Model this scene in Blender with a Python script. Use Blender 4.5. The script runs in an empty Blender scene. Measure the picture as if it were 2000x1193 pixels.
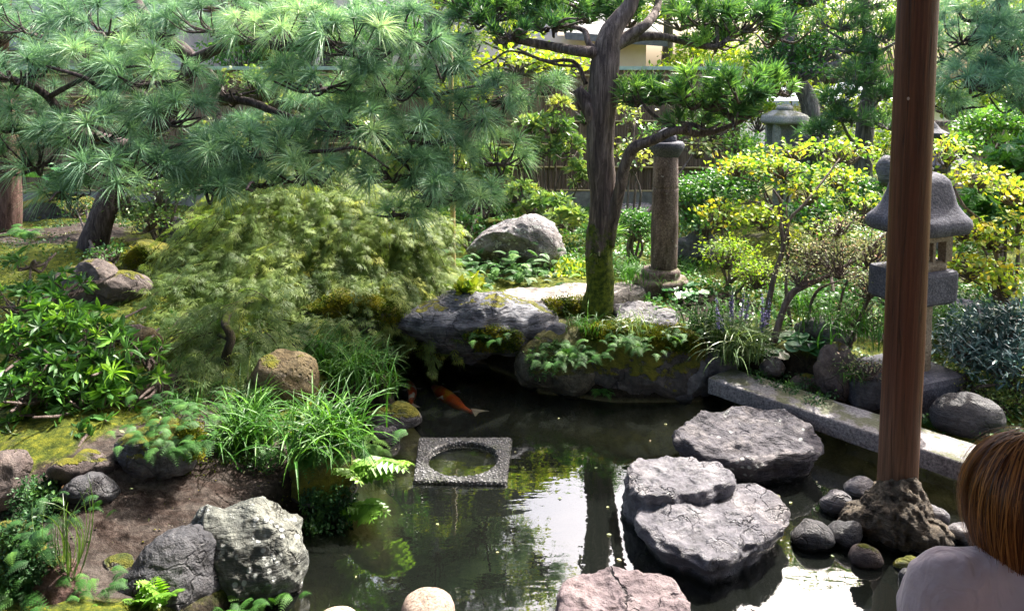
import bpy, math
import numpy as np
from mathutils import Vector
R = math.radians
# ------------------------------------------------------------------ camera, sky, sun, exposure
scn = bpy.context.scene
FPX, CH, PITCH, SHIFT = 1500.0, 2.1, R(5), -0.155
cam_d = bpy.data.cameras.new("camera"); cam = bpy.data.objects.new("camera", cam_d)
scn.collection.objects.link(cam); scn.camera = cam
cam_d.sensor_width = 36; cam_d.lens = 36 * FPX / 2000; cam_d.shift_y = SHIFT
cam_d.clip_start = 0.05; cam_d.clip_end = 3000
cam.location = (0, 0, CH); cam.rotation_euler = (R(90) - PITCH, 0, 0)
SUN_EL, SUN_AZ = R(50), R(42)          # azimuth measured to the right of the view direction
world = bpy.data.worlds.new("World"); scn.world = world; world.use_nodes = True
wn = world.node_tree.nodes; wl = world.node_tree.links; wn.clear()
sky = wn.new('ShaderNodeTexSky'); sky.sky_type = 'NISHITA'; sky.sun_disc = False
sky.sun_elevation = SUN_EL; sky.sun_rotation = SUN_AZ; sky.dust_density = 7.0; sky.ozone_density = 1.0; sky.air_density = 1.0
bg = wn.new('ShaderNodeBackground'); bg.inputs['Strength'].default_value = 0.15
wo = wn.new('ShaderNodeOutputWorld'); wl.new(sky.outputs[0], bg.inputs[0]); wl.new(bg.outputs[0], wo.inputs[0])
sd = bpy.data.lights.new("sun", 'SUN'); sd.energy = 3.3; sd.angle = R(0.6); sd.color = (1.0, 0.95, 0.86)
sun = bpy.data.objects.new("sun", sd); scn.collection.objects.link(sun)
sdir = Vector((math.sin(SUN_AZ) * math.cos(SUN_EL), math.cos(SUN_AZ) * math.cos(SUN_EL), math.sin(SUN_EL)))
sun.rotation_euler = sdir.to_track_quat('Z', 'Y').to_euler(); sun.location = (8, 8, 12)
vs = scn.view_settings; vs.view_transform = 'Standard'; vs.look = 'None'; vs.gamma = 1.0; vs.exposure = 2.2
scn.cycles.max_bounces = 8; scn.cycles.diffuse_bounces = 4; scn.cycles.glossy_bounces = 3
scn.cycles.transparent_max_bounces = 8; scn.cycles.use_denoising = True
scn.cycles.caustics_reflective = False; scn.cycles.caustics_refractive = False

# ------------------------------------------------------------------ helpers
C = scn.collection
ca, sa = math.cos(PITCH), math.sin(PITCH)
def ray(px, py):
    xc = (px - 1000) / FPX; yc = -(py - 596.5) / FPX + SHIFT * 2000 / FPX
    return np.array([xc, ca + yc * sa, yc * ca - sa])
def at(px, py, Y):                      # the point seen there at distance Y
    d = ray(px, py); return np.array([0, 0, CH]) + d * (Y / d[1])
def pz(px, py, z):                      # the point seen there at height z
    d = ray(px, py); return np.array([0, 0, CH]) + d * ((z - CH) / d[2])
def rg(s): return np.random.default_rng(s)
_pt = rg(5).permutation(256); _pt = np.concatenate([_pt, _pt, _pt])
_gr = rg(6).normal(size=(256, 3)); _gr /= np.linalg.norm(_gr, axis=1)[:, None]
def noise(P):
    P = np.asarray(P, float); i = np.floor(P).astype(int); f = P - i; i &= 255
    u = f * f * f * (f * (f * 6 - 15) + 10); o = 0
    for a in (0, 1):
        for b in (0, 1):
            for c in (0, 1):
                h = _pt[_pt[_pt[(i[:, 0] + a) & 255] + ((i[:, 1] + b) & 255)] + ((i[:, 2] + c) & 255)]
                g = (_gr[h] * (f - np.array([a, b, c]))).sum(1)
                w = (u[:, 0] if a else 1 - u[:, 0]) * (u[:, 1] if b else 1 - u[:, 1]) * (u[:, 2] if c else 1 - u[:, 2])
                o = o + g * w
    return o * 1.6
def fbm(P, oct=4, ridged=False):
    o = 0; a = 1; P = np.asarray(P, float)
    for k in range(oct):
        n = noise(P * 2 ** k + 17.3 * k)
        o = o + a * ((1 - 2 * np.abs(n)) - 0.5 if ridged else n); a *= 0.5
    return o
def nrm(v): return v / np.maximum(np.linalg.norm(v, axis=-1, keepdims=True), 1e-9)

class MB:                               # collects triangles and quads for ONE mesh
    def __init__(s): s.V = []; s.F = []; s.n = 0; s.v = []; s.m = []
    def add(s, V, F, v=0.5, mi=0):
        V = np.asarray(V, float); s.V.append(V)
        if not isinstance(F, list): F = [F]
        for f in F:
            f = np.asarray(f, int)
            if len(f): s.F.append(f + s.n); s.m.append(np.full(len(f), mi))
        s.v.append(np.broadcast_to(np.asarray(v, float), (len(V),)).copy()); s.n += len(V); return s
    def build(s, name, mat, parent=None, loc=None, smooth=True, kind=None):
        V = np.concatenate(s.V); v = np.concatenate(s.v)
        if parent is not None: loc = np.array(parent['_w'])
        if loc is None: loc = np.array([V[:, 0].mean(), V[:, 1].mean(), V[:, 2].min()])
        me = bpy.data.meshes.new(name); me.vertices.add(len(V)); me.vertices.foreach_set('co', (V - loc).astype(np.float32).ravel())
        tot = np.concatenate([np.full(len(f), f.shape[1]) for f in s.F]); idx = np.concatenate([f.ravel() for f in s.F])
        me.loops.add(len(idx)); me.loops.foreach_set('vertex_index', idx.astype(np.int32))
        me.polygons.add(len(tot)); st = np.concatenate([[0], np.cumsum(tot)[:-1]])
        me.polygons.foreach_set('loop_start', st.astype(np.int32)); me.polygons.foreach_set('loop_total', tot.astype(np.int32))
        ms = mat if isinstance(mat, (list, tuple)) else [mat]
        for m_ in ms: me.materials.append(m_)
        if len(ms) > 1: me.polygons.foreach_set('material_index', np.concatenate(s.m).astype(np.int32))
        me.update(calc_edges=True)
        me.polygons.foreach_set('use_smooth', np.full(len(tot), smooth))
        a = me.attributes.new('v', 'FLOAT', 'POINT'); a.data.foreach_set('value', v.astype(np.float32))
        me.validate(); me.update()
        o = bpy.data.objects.new(name, me); C.objects.link(o)
        if parent is not None:
            o.parent = parent
            if parent.type == 'MESH': pass
        else: o.location = loc
        o['_w'] = [float(q) for q in loc]
        if kind: o['kind'] = kind
        return o
def tag(o, label, cat, group=None):
    o['label'] = label; o['category'] = cat
    if group: o['group'] = group
    return o
def thing(name, label, cat, loc, group=None):
    o = bpy.data.objects.new(name, None); C.objects.link(o); o.location = [float(q) for q in loc]
    o.empty_display_size = 0.1; o['_w'] = [float(q) for q in loc]; return tag(o, label, cat, group)

_hash = rg(99).uniform(-1, 1, 997)
def frames(d, roll=None, ref=(0, 0, 1)):
    y = nrm(np.asarray(d, float)); r = np.broadcast_to(np.asarray(ref, float), y.shape)
    bad = np.abs((y * r).sum(1)) > 0.98; r = np.where(bad[:, None], np.array([1., 0, 0]), r)
    x = nrm(np.cross(y, r)); z = np.cross(x, y)
    if roll is not None:
        c, s = np.cos(roll)[:, None], np.sin(roll)[:, None]; x, z = x * c + z * s, z * c - x * s
    return np.stack([x, y, z], -1)
def scatter(mb, tm, pos, d, sc, v, roll=None, droop=0.0, mi=0, ref=(0, 0, 1), jit=0.0, per=5):
    tv, tf = tm; N = len(pos)
    if N == 0: return
    M = frames(d, roll, ref); sc = np.broadcast_to(sc, (N,))
    W = np.einsum('nij,kj->nki', M, tv) * sc[:, None, None]
    if np.any(droop): W[:, :, 2] -= np.broadcast_to(droop, (N,))[:, None] * (W ** 2).sum(2) / sc[:, None]
    W += pos[:, None, :]; k = len(tv); off = (np.arange(N) * k)[:, None, None]
    vv = np.repeat(np.broadcast_to(v, (N,)), k)
    if jit: vv = np.clip(vv + jit * (np.tile(_hash[(np.arange(k) // per) % 997], N)), 0, 1)
    mb.add(W.reshape(-1, 3), [(f[None] + off).reshape(-1, f.shape[1]) for f in tf], vv, mi)
def tube(mb, pts, rad, seg=8, v=0.5, rough=0.0, mi=0, sub=4, seed=0, close=True):
    P = np.asarray(pts, float); r = np.asarray(rad, float)
    n = len(P)
    if n > 2 and sub > 1:               # catmull-rom
        Q = np.vstack([2 * P[0] - P[1], P, 2 * P[-1] - P[-2]]); o = []; ro = []
        for i in range(n - 1):
            for t in np.arange(sub) / sub:
                a, b, c, d = Q[i:i + 4]
                o.append(0.5 * (2 * b + (c - a) * t + (2 * a - 5 * b + 4 * c - d) * t * t + (3 * b - a - 3 * c + d) * t ** 3)); ro.append(r[i] * (1 - t) + r[i + 1] * t)
        P = np.array(o + [P[-1]]); r = np.array(ro + [r[-1]])
    T = nrm(np.gradient(P, axis=0)); x = nrm(np.cross(T[0], [0.3, 0.9, 0.2])); X = []
    for t in T:
        x = nrm(x - t * (x @ t)); X.append(x)
    X = np.array(X); Y = np.cross(T, X); a = np.arange(seg) / seg * 2 * np.pi
    D = X[:, None] * np.cos(a)[None, :, None] + Y[:, None] * np.sin(a)[None, :, None]
    rr = np.repeat(r[:, None], seg, 1)
    if rough:
        pp = (P[:, None] + D * rr[..., None]).reshape(-1, 3)
        q = pp * np.array([14, 14, 5]) + seed
        rr = rr * (1 + rough * fbm(q, 3).reshape(rr.shape))
    V = (P[:, None] + D * rr[..., None]).reshape(-1, 3); m = len(P)
    i, j = np.meshgrid(np.arange(m - 1), np.arange(seg), indexing='ij'); j2 = (j + 1) % seg
    F = np.stack([i * seg + j, i * seg + j2, (i + 1) * seg + j2, (i + 1) * seg + j], -1).reshape(-1, 4)
    Vv = np.vstack([V, P[0], P[-1]]); ca_ = [[m * seg, (j_ + 1) % seg, j_] for j_ in range(seg)] + [[m * seg + 1, (m - 1) * seg + j_, (m - 1) * seg + (j_ + 1) % seg] for j_ in range(seg)]
    mb.add(Vv, [F, np.array(ca_)] if close else [F], v, mi)
def lathe(mb, prof, c, seg=32, p=2.0, rot=0.0, v=0.5, mi=0, rough=0.0, fr=9.0):
    # profile of (radius, z) turned round; p>2 makes the cross-section a rounded square
    prof = np.asarray(prof, float); q = [prof[0]]
    for a, b in zip(prof[:-1], prof[1:]):
        k = max(1, int(np.hypot(*(b - a)) / 0.02)) if rough else 1
        for t in range(1, k + 1): q.append(a + (b - a) * t / k)
    prof = np.array(q); a = np.arange(seg) / seg * 2 * np.pi
    g = (np.abs(np.cos(a)) ** p + np.abs(np.sin(a)) ** p) ** (-1 / p)
    X = np.cos(a) * g; Y = np.sin(a) * g; c_, s_ = math.cos(rot), math.sin(rot)
    X, Y = X * c_ - Y * s_, X * s_ + Y * c_; m = len(prof)
    V = np.stack([prof[:, 0][:, None] * X, prof[:, 0][:, None] * Y, np.repeat(prof[:, 1][:, None], seg, 1)], -1).reshape(-1, 3)
    if rough: V = V + fbm(V * fr + np.array(c)[:3] * 3, 4)[:, None] * rough * nrm(V - [0, 0, prof[:, 1].mean()])
    V = V + np.asarray(c)
    i, j = np.meshgrid(np.arange(m - 1), np.arange(seg), indexing='ij'); j2 = (j + 1) % seg
    F = np.stack([i * seg + j, i * seg + j2, (i + 1) * seg + j2, (i + 1) * seg + j], -1).reshape(-1, 4)
    n = m * seg; V = np.vstack([V, V[:seg].mean(0), V[-seg:].mean(0)])
    caps = [[n, (k + 1) % seg, k] for k in range(seg)] + [[n + 1, (m - 1) * seg + k, (m - 1) * seg + (k + 1) % seg] for k in range(seg)]
    mb.add(V, [F, np.array(caps)], v, mi)
def box(mb, lo, hi, v=0.5, mi=0, rot=0.0, c=None):
    lo = np.array(lo, float); hi = np.array(hi, float)
    V = np.array([[x, y, z] for x in (0, 1) for y in (0, 1) for z in (0, 1)]) * (hi - lo) + lo
    if rot:
        c = (lo + hi) / 2 if c is None else np.array(c); d = V - c
        V = np.stack([d[:, 0] * math.cos(rot) - d[:, 1] * math.sin(rot), d[:, 0] * math.sin(rot) + d[:, 1] * math.cos(rot), d[:, 2]], 1) + c
    mb.add(V, np.array([[0, 1, 3, 2], [4, 6, 7, 5], [0, 4, 5, 1], [2, 3, 7, 6], [0, 2, 6, 4], [1, 5, 7, 3]]), v, mi)

# ------------------------------------------------------------------ materials
class NT:
    def __init__(s, name):
        s.m = bpy.data.materials.new(name); s.m.use_nodes = True; s.t = s.m.node_tree; s.t.nodes.clear()
        s.o = s.n('ShaderNodeOutputMaterial')
    def n(s, ty, **k):
        x = s.t.nodes.new(ty)
        for a, b in k.items(): setattr(x, a, b)
        return x
    def l(s, a, b): s.t.links.new(a, b)
    def val(s, sock, v):
        if hasattr(v, 'is_output'): s.l(v, sock)
        else: sock.default_value = (tuple(v) + (1,)) if isinstance(v, (tuple, list)) and len(v) == 3 and sock.type == 'RGBA' else v
    def pos(s, sc=(1, 1, 1), rot=(0, 0, 0)):
        g = s.n('ShaderNodeNewGeometry'); m = s.n('ShaderNodeMapping'); m.inputs['Scale'].default_value = sc; m.inputs['Rotation'].default_value = rot
        s.l(g.outputs['Position'], m.inputs['Vector']); return m.outputs[0]
    def noise(s, vec, scale, det=6, rough=0.6, dist=0.0):
        x = s.n('ShaderNodeTexNoise'); x.inputs['Scale'].default_value = scale; x.inputs['Detail'].default_value = det
        x.inputs['Roughness'].default_value = rough; x.inputs['Distortion'].default_value = dist; s.l(vec, x.inputs['Vector']); return x.outputs[0]
    def vor(s, vec, scale, feat='F1', out=0):
        x = s.n('ShaderNodeTexVoronoi', feature=feat); x.inputs['Scale'].default_value = scale; s.l(vec, x.inputs['Vector']); return x.outputs[out]
    def ramp(s, f, stops):
        x = s.n('ShaderNodeValToRGB'); e = x.color_ramp.elements
        while len(e) < len(stops): e.new(0.5)
        for k, (p, c) in enumerate(stops):
            e[k].position = p; e[k].color = (tuple(c) + (1,)) if isinstance(c, (tuple, list)) else (c, c, c, 1)
        s.l(f, x.inputs[0]); return x.outputs[0]
    def mix(s, f, a, b, ty='MIX'):
        x = s.n('ShaderNodeMix', data_type='RGBA', blend_type=ty); s.val(x.inputs[0], f); s.val(x.inputs[6], a); s.val(x.inputs[7], b); return x.outputs[2]
    def math(s, op, a, b=0.0, clamp=False):
        x = s.n('ShaderNodeMath', operation=op, use_clamp=clamp); s.val(x.inputs[0], a); s.val(x.inputs[1], b); return x.outputs[0]
    def upz(s):
        g = s.n('ShaderNodeNewGeometry'); x = s.n('ShaderNodeSeparateXYZ'); s.l(g.outputs['Normal'], x.inputs[0]); return x.outputs[2]
    def attr(s, a='v'):
        x = s.n('ShaderNodeAttribute', attribute_name=a); return x.outputs['Fac']
    def bump(s, h, st=0.5, dist=0.02, nrm_=None):
        x = s.n('ShaderNodeBump'); x.inputs['Strength'].default_value = st; x.inputs['Distance'].default_value = dist; s.l(h, x.inputs['Height'])
        if nrm_ is not None: s.l(nrm_, x.inputs['Normal'])
        return x.outputs[0]
    def bsdf(s, col, rough=0.7, spec=0.4, normal=None, **k):
        x = s.n('ShaderNodeBsdfPrincipled'); s.val(x.inputs['Base Color'], col); s.val(x.inputs['Roughness'], rough); x.inputs['Specular IOR Level'].default_value = spec
        for a, b in k.items(): s.val(x.inputs[a.replace('_', ' ')], b)
        if normal is not None: s.l(normal, x.inputs['Normal'])
        return x.outputs[0]
    def out(s, sh): s.l(sh, s.o.inputs['Surface']); return s.m

def leaf_mat(name, stops, rough=0.45, trans=0.35, spec=0.4, tcol=(1.25, 1.3, 0.5)):
    t = NT(name); v = t.attr(); col = t.ramp(v, stops)
    n = t.noise(t.pos(), 2.2, 2); col = t.mix(t.math('MULTIPLY', n, 0.55), col, t.mix(1.0, col, (0.55, 0.75, 0.6), 'MULTIPLY'))
    b = t.bsdf(col, rough, spec); tr = t.n('ShaderNodeBsdfTranslucent'); t.l(t.mix(1.0, col, tcol, 'MULTIPLY'), tr.inputs[0])
    m = t.n('ShaderNodeMixShader'); m.inputs[0].default_value = trans; t.l(b, m.inputs[1]); t.l(tr.outputs[0], m.inputs[2]); return t.out(m.outputs[0])
def rock_mat(name, c1, c2, c3, scale=6.0, lichen=0.0, moss=0.0, crack=0.3, strata=0.0, rough=0.75, mossc=((0.05, 0.075, 0.008), (0.24, 0.22, 0.015)), wet=False, crscale=4.0, pits=0.0):
    t = NT(name); p = t.pos(); n1 = t.noise(p, scale, 8, 0.65, 0.6); n2 = t.noise(p, scale * 4.5, 6, 0.7)
    col = t.ramp(n1, [(0.3, c1), (0.5, c2), (0.68, c3)]); col = t.mix(t.ramp(n2, [(0.35, 0.75), (0.6, 0.0)]), col, t.mix(1.0, col, (0.35, 0.34, 0.36), 'MULTIPLY'))
    col = t.mix(t.ramp(t.noise(p, 2.3, 6, .7), [(0.5, 0.0), (0.66, 0.55)]), col, t.mix(1.0, col, (1.1, 0.97, 0.86), 'MULTIPLY')); col = t.mix(t.ramp(t.noise(p, 1.7, 5, .7, .5), [(0.52, 0.0), (0.64, 0.5)]), col, t.mix(1.0, col, (0.5, 0.52, 0.6), 'MULTIPLY'))
    h = t.math('ADD', t.math('MULTIPLY', n1, 1.0), t.math('MULTIPLY', n2, 0.6)); h = t.math('ADD', h, t.math('MULTIPLY', t.noise(p, scale * 22, 4, 0.7), 0.25))
    if crack:
        w = t.n('ShaderNodeVectorMath', operation='ADD'); nn = t.n('ShaderNodeTexNoise'); nn.inputs['Scale'].default_value = 5; nn.inputs['Detail'].default_value = 4; t.l(p, nn.inputs['Vector'])
        sc_ = t.n('ShaderNodeVectorMath', operation='SCALE'); sc_.inputs['Scale'].default_value = 0.35; t.l(nn.outputs[1], sc_.inputs[0]); t.l(p, w.inputs[0]); t.l(sc_.outputs[0], w.inputs[1])
        e = t.vor(w.outputs[0], crscale, 'DISTANCE_TO_EDGE'); cr = t.ramp(e, [(0.0, 1.0), (0.035, 0.0)]); m = t.math('MULTIPLY', cr, t.ramp(t.noise(p, 3.1, 3), [(0.45, 0.0), (0.6, 1.0)]))
        col = t.mix(t.math('MULTIPLY', m, 0.8 * min(1, crack * 2)), col, (0.012, 0.011, 0.012)); h = t.math('SUBTRACT', h, t.math('MULTIPLY', m, 1.6 * crack))
    if strata:
        w = t.noise(t.pos((2, 2, 16), (0.25, 0.12, 0)), 2.2, 5, 0.6, 0.8); h = t.math('ADD', h, t.math('MULTIPLY', w, strata * 2)); col = t.mix(t.ramp(w, [(0.42, 0.6 * min(1, strata)), (0.5, 0.0)]), col, t.mix(1.0, col, (0.4, 0.4, 0.42), 'MULTIPLY'))
    if pits:
        e = t.vor(p, 30, 'F1'); k = t.ramp(e, [(0.1, 1.0), (0.3, 0.0)]); h = t.math('SUBTRACT', h, t.math('MULTIPLY', k, pits))
    if lichen:
        e = t.vor(p, 26, 'F1'); big = t.noise(p, 4.2, 3); k = t.math('MULTIPLY', t.ramp(e, [(0.22, 1.0), (0.34, 0.0)]), t.ramp(big, [(0.62 - 0.2 * lichen, 0.0), (0.68 - 0.2 * lichen, 1.0)]))
        bl = t.ramp(t.noise(p, 9, 7, 0.75), [(0.64 - 0.1 * lichen, 0.0), (0.67 - 0.1 * lichen, 1.0)]); k = t.math('MAXIMUM', k, t.math('MULTIPLY', bl, 0.8)); col = t.mix(t.math('MULTIPLY', k, 0.85), col, (0.5, 0.52, 0.5)); h = t.math('ADD', h, t.math('MULTIPLY', k, 0.15))
    ro = rough
    g = t.n('ShaderNodeNewGeometry'); sx = t.n('ShaderNodeSeparateXYZ'); t.l(g.outputs['Position'], sx.inputs[0])
    if wet:   # damp band at the waterline; below it dark colour stands in for water absorption
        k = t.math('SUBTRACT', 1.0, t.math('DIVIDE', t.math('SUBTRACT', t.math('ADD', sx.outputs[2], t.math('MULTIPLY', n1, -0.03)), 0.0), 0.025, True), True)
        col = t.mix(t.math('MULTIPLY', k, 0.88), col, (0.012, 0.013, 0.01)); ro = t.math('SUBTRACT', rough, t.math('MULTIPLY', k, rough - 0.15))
    if moss:
        mc = t.ramp(t.noise(p, 14, 5, 0.7), [(0.35, mossc[0]), (0.65, mossc[1])]); mn = t.noise(p, 3.5, 6, 0.7)
        k = t.math('ADD', t.math('MULTIPLY', t.upz(), 0.5), mn); k = t.ramp(k, [(1.12 - 0.5 * moss, 0.0), (1.2 - 0.5 * moss, 1.0)])
        col = t.mix(k, col, mc); h = t.math('ADD', h, t.math('MULTIPLY', k, t.math('ADD', t.math('MULTIPLY', t.noise(p, 120, 3, 0.8), 1.2), 0.6)))
        if not hasattr(ro, 'is_output'): ro = t.math('ADD', t.math('MULTIPLY', k, 0.95 - ro), ro)
    return t.out(t.bsdf(col, ro, 0.35, t.bump(h, 1.0, 0.026)))
def simple_mat(name, stops, scale=(10, 10, 10), rough=0.7, bump=0.3, nscale=3.0, spec=0.3, **k):
    t = NT(name); p = t.pos(scale); n = t.noise(p, nscale, 6, 0.65); return t.out(t.bsdf(t.ramp(n, stops), rough, spec, t.bump(n, bump, 0.01), **k))
M = {}
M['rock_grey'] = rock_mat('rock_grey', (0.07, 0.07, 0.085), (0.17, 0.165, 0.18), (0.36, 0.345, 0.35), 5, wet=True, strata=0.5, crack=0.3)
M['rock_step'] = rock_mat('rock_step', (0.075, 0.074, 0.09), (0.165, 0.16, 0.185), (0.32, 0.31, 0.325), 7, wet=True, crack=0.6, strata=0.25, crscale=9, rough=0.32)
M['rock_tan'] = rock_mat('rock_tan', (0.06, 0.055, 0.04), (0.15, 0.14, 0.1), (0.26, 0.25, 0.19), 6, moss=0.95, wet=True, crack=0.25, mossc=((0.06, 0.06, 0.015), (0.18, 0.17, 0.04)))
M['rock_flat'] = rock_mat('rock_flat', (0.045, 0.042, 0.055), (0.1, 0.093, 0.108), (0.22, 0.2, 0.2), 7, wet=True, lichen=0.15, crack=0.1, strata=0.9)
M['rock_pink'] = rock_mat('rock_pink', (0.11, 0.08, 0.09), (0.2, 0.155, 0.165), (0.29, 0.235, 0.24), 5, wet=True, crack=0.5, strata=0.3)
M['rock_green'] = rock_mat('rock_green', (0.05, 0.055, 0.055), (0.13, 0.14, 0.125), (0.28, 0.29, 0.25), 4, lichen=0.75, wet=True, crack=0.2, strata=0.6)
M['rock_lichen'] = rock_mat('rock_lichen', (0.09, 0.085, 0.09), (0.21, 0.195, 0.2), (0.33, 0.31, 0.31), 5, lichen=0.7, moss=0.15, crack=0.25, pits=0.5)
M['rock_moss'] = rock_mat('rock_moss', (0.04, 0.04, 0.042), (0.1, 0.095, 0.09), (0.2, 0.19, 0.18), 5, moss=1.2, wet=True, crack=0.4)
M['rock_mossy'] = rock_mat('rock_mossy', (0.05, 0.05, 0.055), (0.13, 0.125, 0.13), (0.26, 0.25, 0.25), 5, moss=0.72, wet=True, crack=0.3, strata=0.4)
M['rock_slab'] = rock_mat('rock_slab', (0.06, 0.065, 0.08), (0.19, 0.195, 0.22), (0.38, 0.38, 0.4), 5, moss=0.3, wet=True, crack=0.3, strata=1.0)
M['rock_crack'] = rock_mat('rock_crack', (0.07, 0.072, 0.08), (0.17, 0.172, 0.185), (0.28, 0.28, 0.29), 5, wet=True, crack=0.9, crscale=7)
M['rock_brown'] = rock_mat('rock_brown', (0.06, 0.045, 0.045), (0.12, 0.095, 0.09), (0.2, 0.165, 0.15), 5, moss=0.45, crack=0.3)
M['rock_ochre'] = rock_mat('rock_ochre', (0.08, 0.055, 0.022), (0.15, 0.11, 0.05), (0.22, 0.17, 0.085), 12, moss=0.35, crack=0.0, pits=0.6)
M['rock_red'] = rock_mat('rock_red', (0.06, 0.025, 0.02), (0.11, 0.055, 0.045), (0.17, 0.1, 0.08), 10, moss=0.45, crack=0.0, pits=0.4)
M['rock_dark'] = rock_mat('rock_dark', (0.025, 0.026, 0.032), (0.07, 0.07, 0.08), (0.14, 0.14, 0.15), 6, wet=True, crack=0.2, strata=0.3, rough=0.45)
M['rock_path'] = rock_mat('rock_path', (0.2, 0.17, 0.15), (0.34, 0.3, 0.27), (0.46, 0.42, 0.37), 5, moss=0.1, crack=0.4, strata=0.5)
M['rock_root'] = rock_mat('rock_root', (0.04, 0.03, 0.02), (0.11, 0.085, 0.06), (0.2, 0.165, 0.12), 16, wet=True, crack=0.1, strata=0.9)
def granite(name, c1, c2, c3, stain=0.0, moss=0.0):
    t = NT(name); p = t.pos(); a = t.noise(p, 75, 3, 0.7); b = t.noise(p, 3.5, 5); col = t.ramp(a, [(0.3, c1), (0.5, c2), (0.7, c3)])
    col = t.mix(t.ramp(b, [(0.4, 0.0), (0.7, 0.6)]), col, t.mix(1.0, col, (0.4, 0.38, 0.38), 'MULTIPLY'))
    if stain: col = t.mix(t.ramp(t.noise(t.pos((7, 7, 1.6)), 1.6, 6, 0.7), [(0.45, 0.0), (0.62, stain)]), col, (0.035, 0.022, 0.018))
    if stain: col = t.mix(t.ramp(t.noise(p, 11, 6, 0.75), [(0.63, 0.0), (0.66, 0.8)]), col, (0.45, 0.45, 0.43))
    if moss: col = t.mix(t.ramp(t.math('ADD', t.math('MULTIPLY', t.upz(), 0.4), t.noise(p, 7, 5)), [(0.9 - moss * 0.3, 0.0), (1.0 - moss * 0.3, 0.7)]), col, (0.07, 0.08, 0.02))
    h = t.math('ADD', t.math('MULTIPLY', a, 0.7), t.math('MULTIPLY', t.noise(p, 22, 5), 0.6)); return t.out(t.bsdf(col, 0.8, 0.3, t.bump(h, 0.6, 0.012)))
M['granite'] = granite('granite', (0.08, 0.075, 0.08), (0.22, 0.21, 0.215), (0.38, 0.36, 0.36), moss=0.15)
M['lantern'] = granite('lantern_stone', (0.04, 0.042, 0.058), (0.085, 0.088, 0.115), (0.17, 0.17, 0.2))
M['lantern_tan'] = granite('lantern_tan', (0.14, 0.11, 0.075), (0.27, 0.22, 0.16), (0.38, 0.32, 0.25))
M['pillar'] = granite('pillar_stone', (0.07, 0.05, 0.045), (0.19, 0.14, 0.13), (0.3, 0.24, 0.22), stain=0.85, moss=0.3)
M['lantern_far'] = granite('lantern_far', (0.14, 0.14, 0.13), (0.28, 0.28, 0.26), (0.42, 0.42, 0.4), moss=0.4)
M['stump_granite'] = granite('round_granite', (0.12, 0.085, 0.07), (0.33, 0.25, 0.2), (0.5, 0.42, 0.36))
t = NT('pebbled'); p = t.pos(); e = t.vor(p, 62, 'F1'); h = t.ramp(e, [(0.0, 1.0), (0.55, 0.0)]); col = t.mix(t.vor(p, 62, 'F1', 1), (0.08, 0.08, 0.085), (0.22, 0.22, 0.23)); col = t.mix(t.ramp(t.noise(p, 9, 5, .7), [(0.5, 0.0), (0.62, 0.75)]), col, (0.045, 0.055, 0.02)); col = t.mix(t.ramp(e, [(0.4, 0.0), (0.6, 1.0)]), col, (0.03, 0.03, 0.03))
g = t.n('ShaderNodeNewGeometry'); sx = t.n('ShaderNodeSeparateXYZ'); t.l(g.outputs['Position'], sx.inputs[0]); col = t.mix(t.ramp(t.math('ADD', t.math('MULTIPLY', sx.outputs[2], 10.0), 0.5), [(0.42, 1.0), (0.52, 0.0)]), col, (0.012, 0.015, 0.008))  # darkened below the waterline in the colour, in place of dimming by water
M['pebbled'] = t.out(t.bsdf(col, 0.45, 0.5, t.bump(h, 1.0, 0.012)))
def bark(name, c1, c2, c3, sc=(26, 26, 5), moss=0.0, mossbase=None):
    t = NT(name); p = t.pos(sc); n = t.noise(p, 1.4, 8, 0.7, 0.8); col = t.ramp(n, [(0.35, c1), (0.5, c2), (0.66, c3)]); h = t.math('ADD', n, t.math('MULTIPLY', t.noise(t.pos(), 60, 4), 0.3))
    if moss or mossbase:
        k = t.noise(t.pos(), 6, 6, 0.7)
        if mossbase:
            g = t.n('ShaderNodeNewGeometry'); s = t.n('ShaderNodeSeparateXYZ'); t.l(g.outputs['Position'], s.inputs[0]); k = t.math('ADD', k, t.math('MULTIPLY', t.math('SUBTRACT', mossbase, s.outputs[2]), 0.7)); k = t.ramp(k, [(0.5, 0.0), (0.62, 1.0)])
        else: k = t.ramp(t.math('ADD', k, t.math('MULTIPLY', t.upz(), 0.25)), [(0.7 - moss * 0.25, 0.0), (0.8 - moss * 0.25, 1.0)])
        col = t.mix(k, col, t.ramp(t.noise(t.pos(), 30, 4), [(0.4, (0.025, 0.045, 0.006)), (0.62, (0.1, 0.13, 0.012))]))
    return t.out(t.bsdf(col, 0.85, 0.2, t.bump(h, 0.9, 0.02)))
M['bark_black'] = bark('bark_black', (0.02, 0.015, 0.012), (0.05, 0.04, 0.03), (0.1, 0.08, 0.06), moss=0.5)
M['bark_dark'] = bark('bark_dark', (0.02, 0.015, 0.016), (0.06, 0.045, 0.045), (0.13, 0.105, 0.105))
M['bark_red'] = bark('bark_red', (0.035, 0.018, 0.014), (0.085, 0.05, 0.04), (0.16, 0.1, 0.085), moss=0.3)
M['bark_grey'] = bark('bark_grey', (0.045, 0.042, 0.045), (0.11, 0.1, 0.1), (0.22, 0.2, 0.2), moss=0.0)
M['bark_maki'] = bark('bark_maki', (0.03, 0.023, 0.023), (0.1, 0.078, 0.07), (0.24, 0.195, 0.175), sc=(22, 22, 2.2), mossbase=1.0)
M['bark_mossy'] = bark('bark_mossy', (0.03, 0.022, 0.015), (0.08, 0.06, 0.04), (0.15, 0.12, 0.09), moss=0.9)
M['twig'] = bark('twig', (0.06, 0.045, 0.04), (0.13, 0.1, 0.09), (0.22, 0.18, 0.165))
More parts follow.
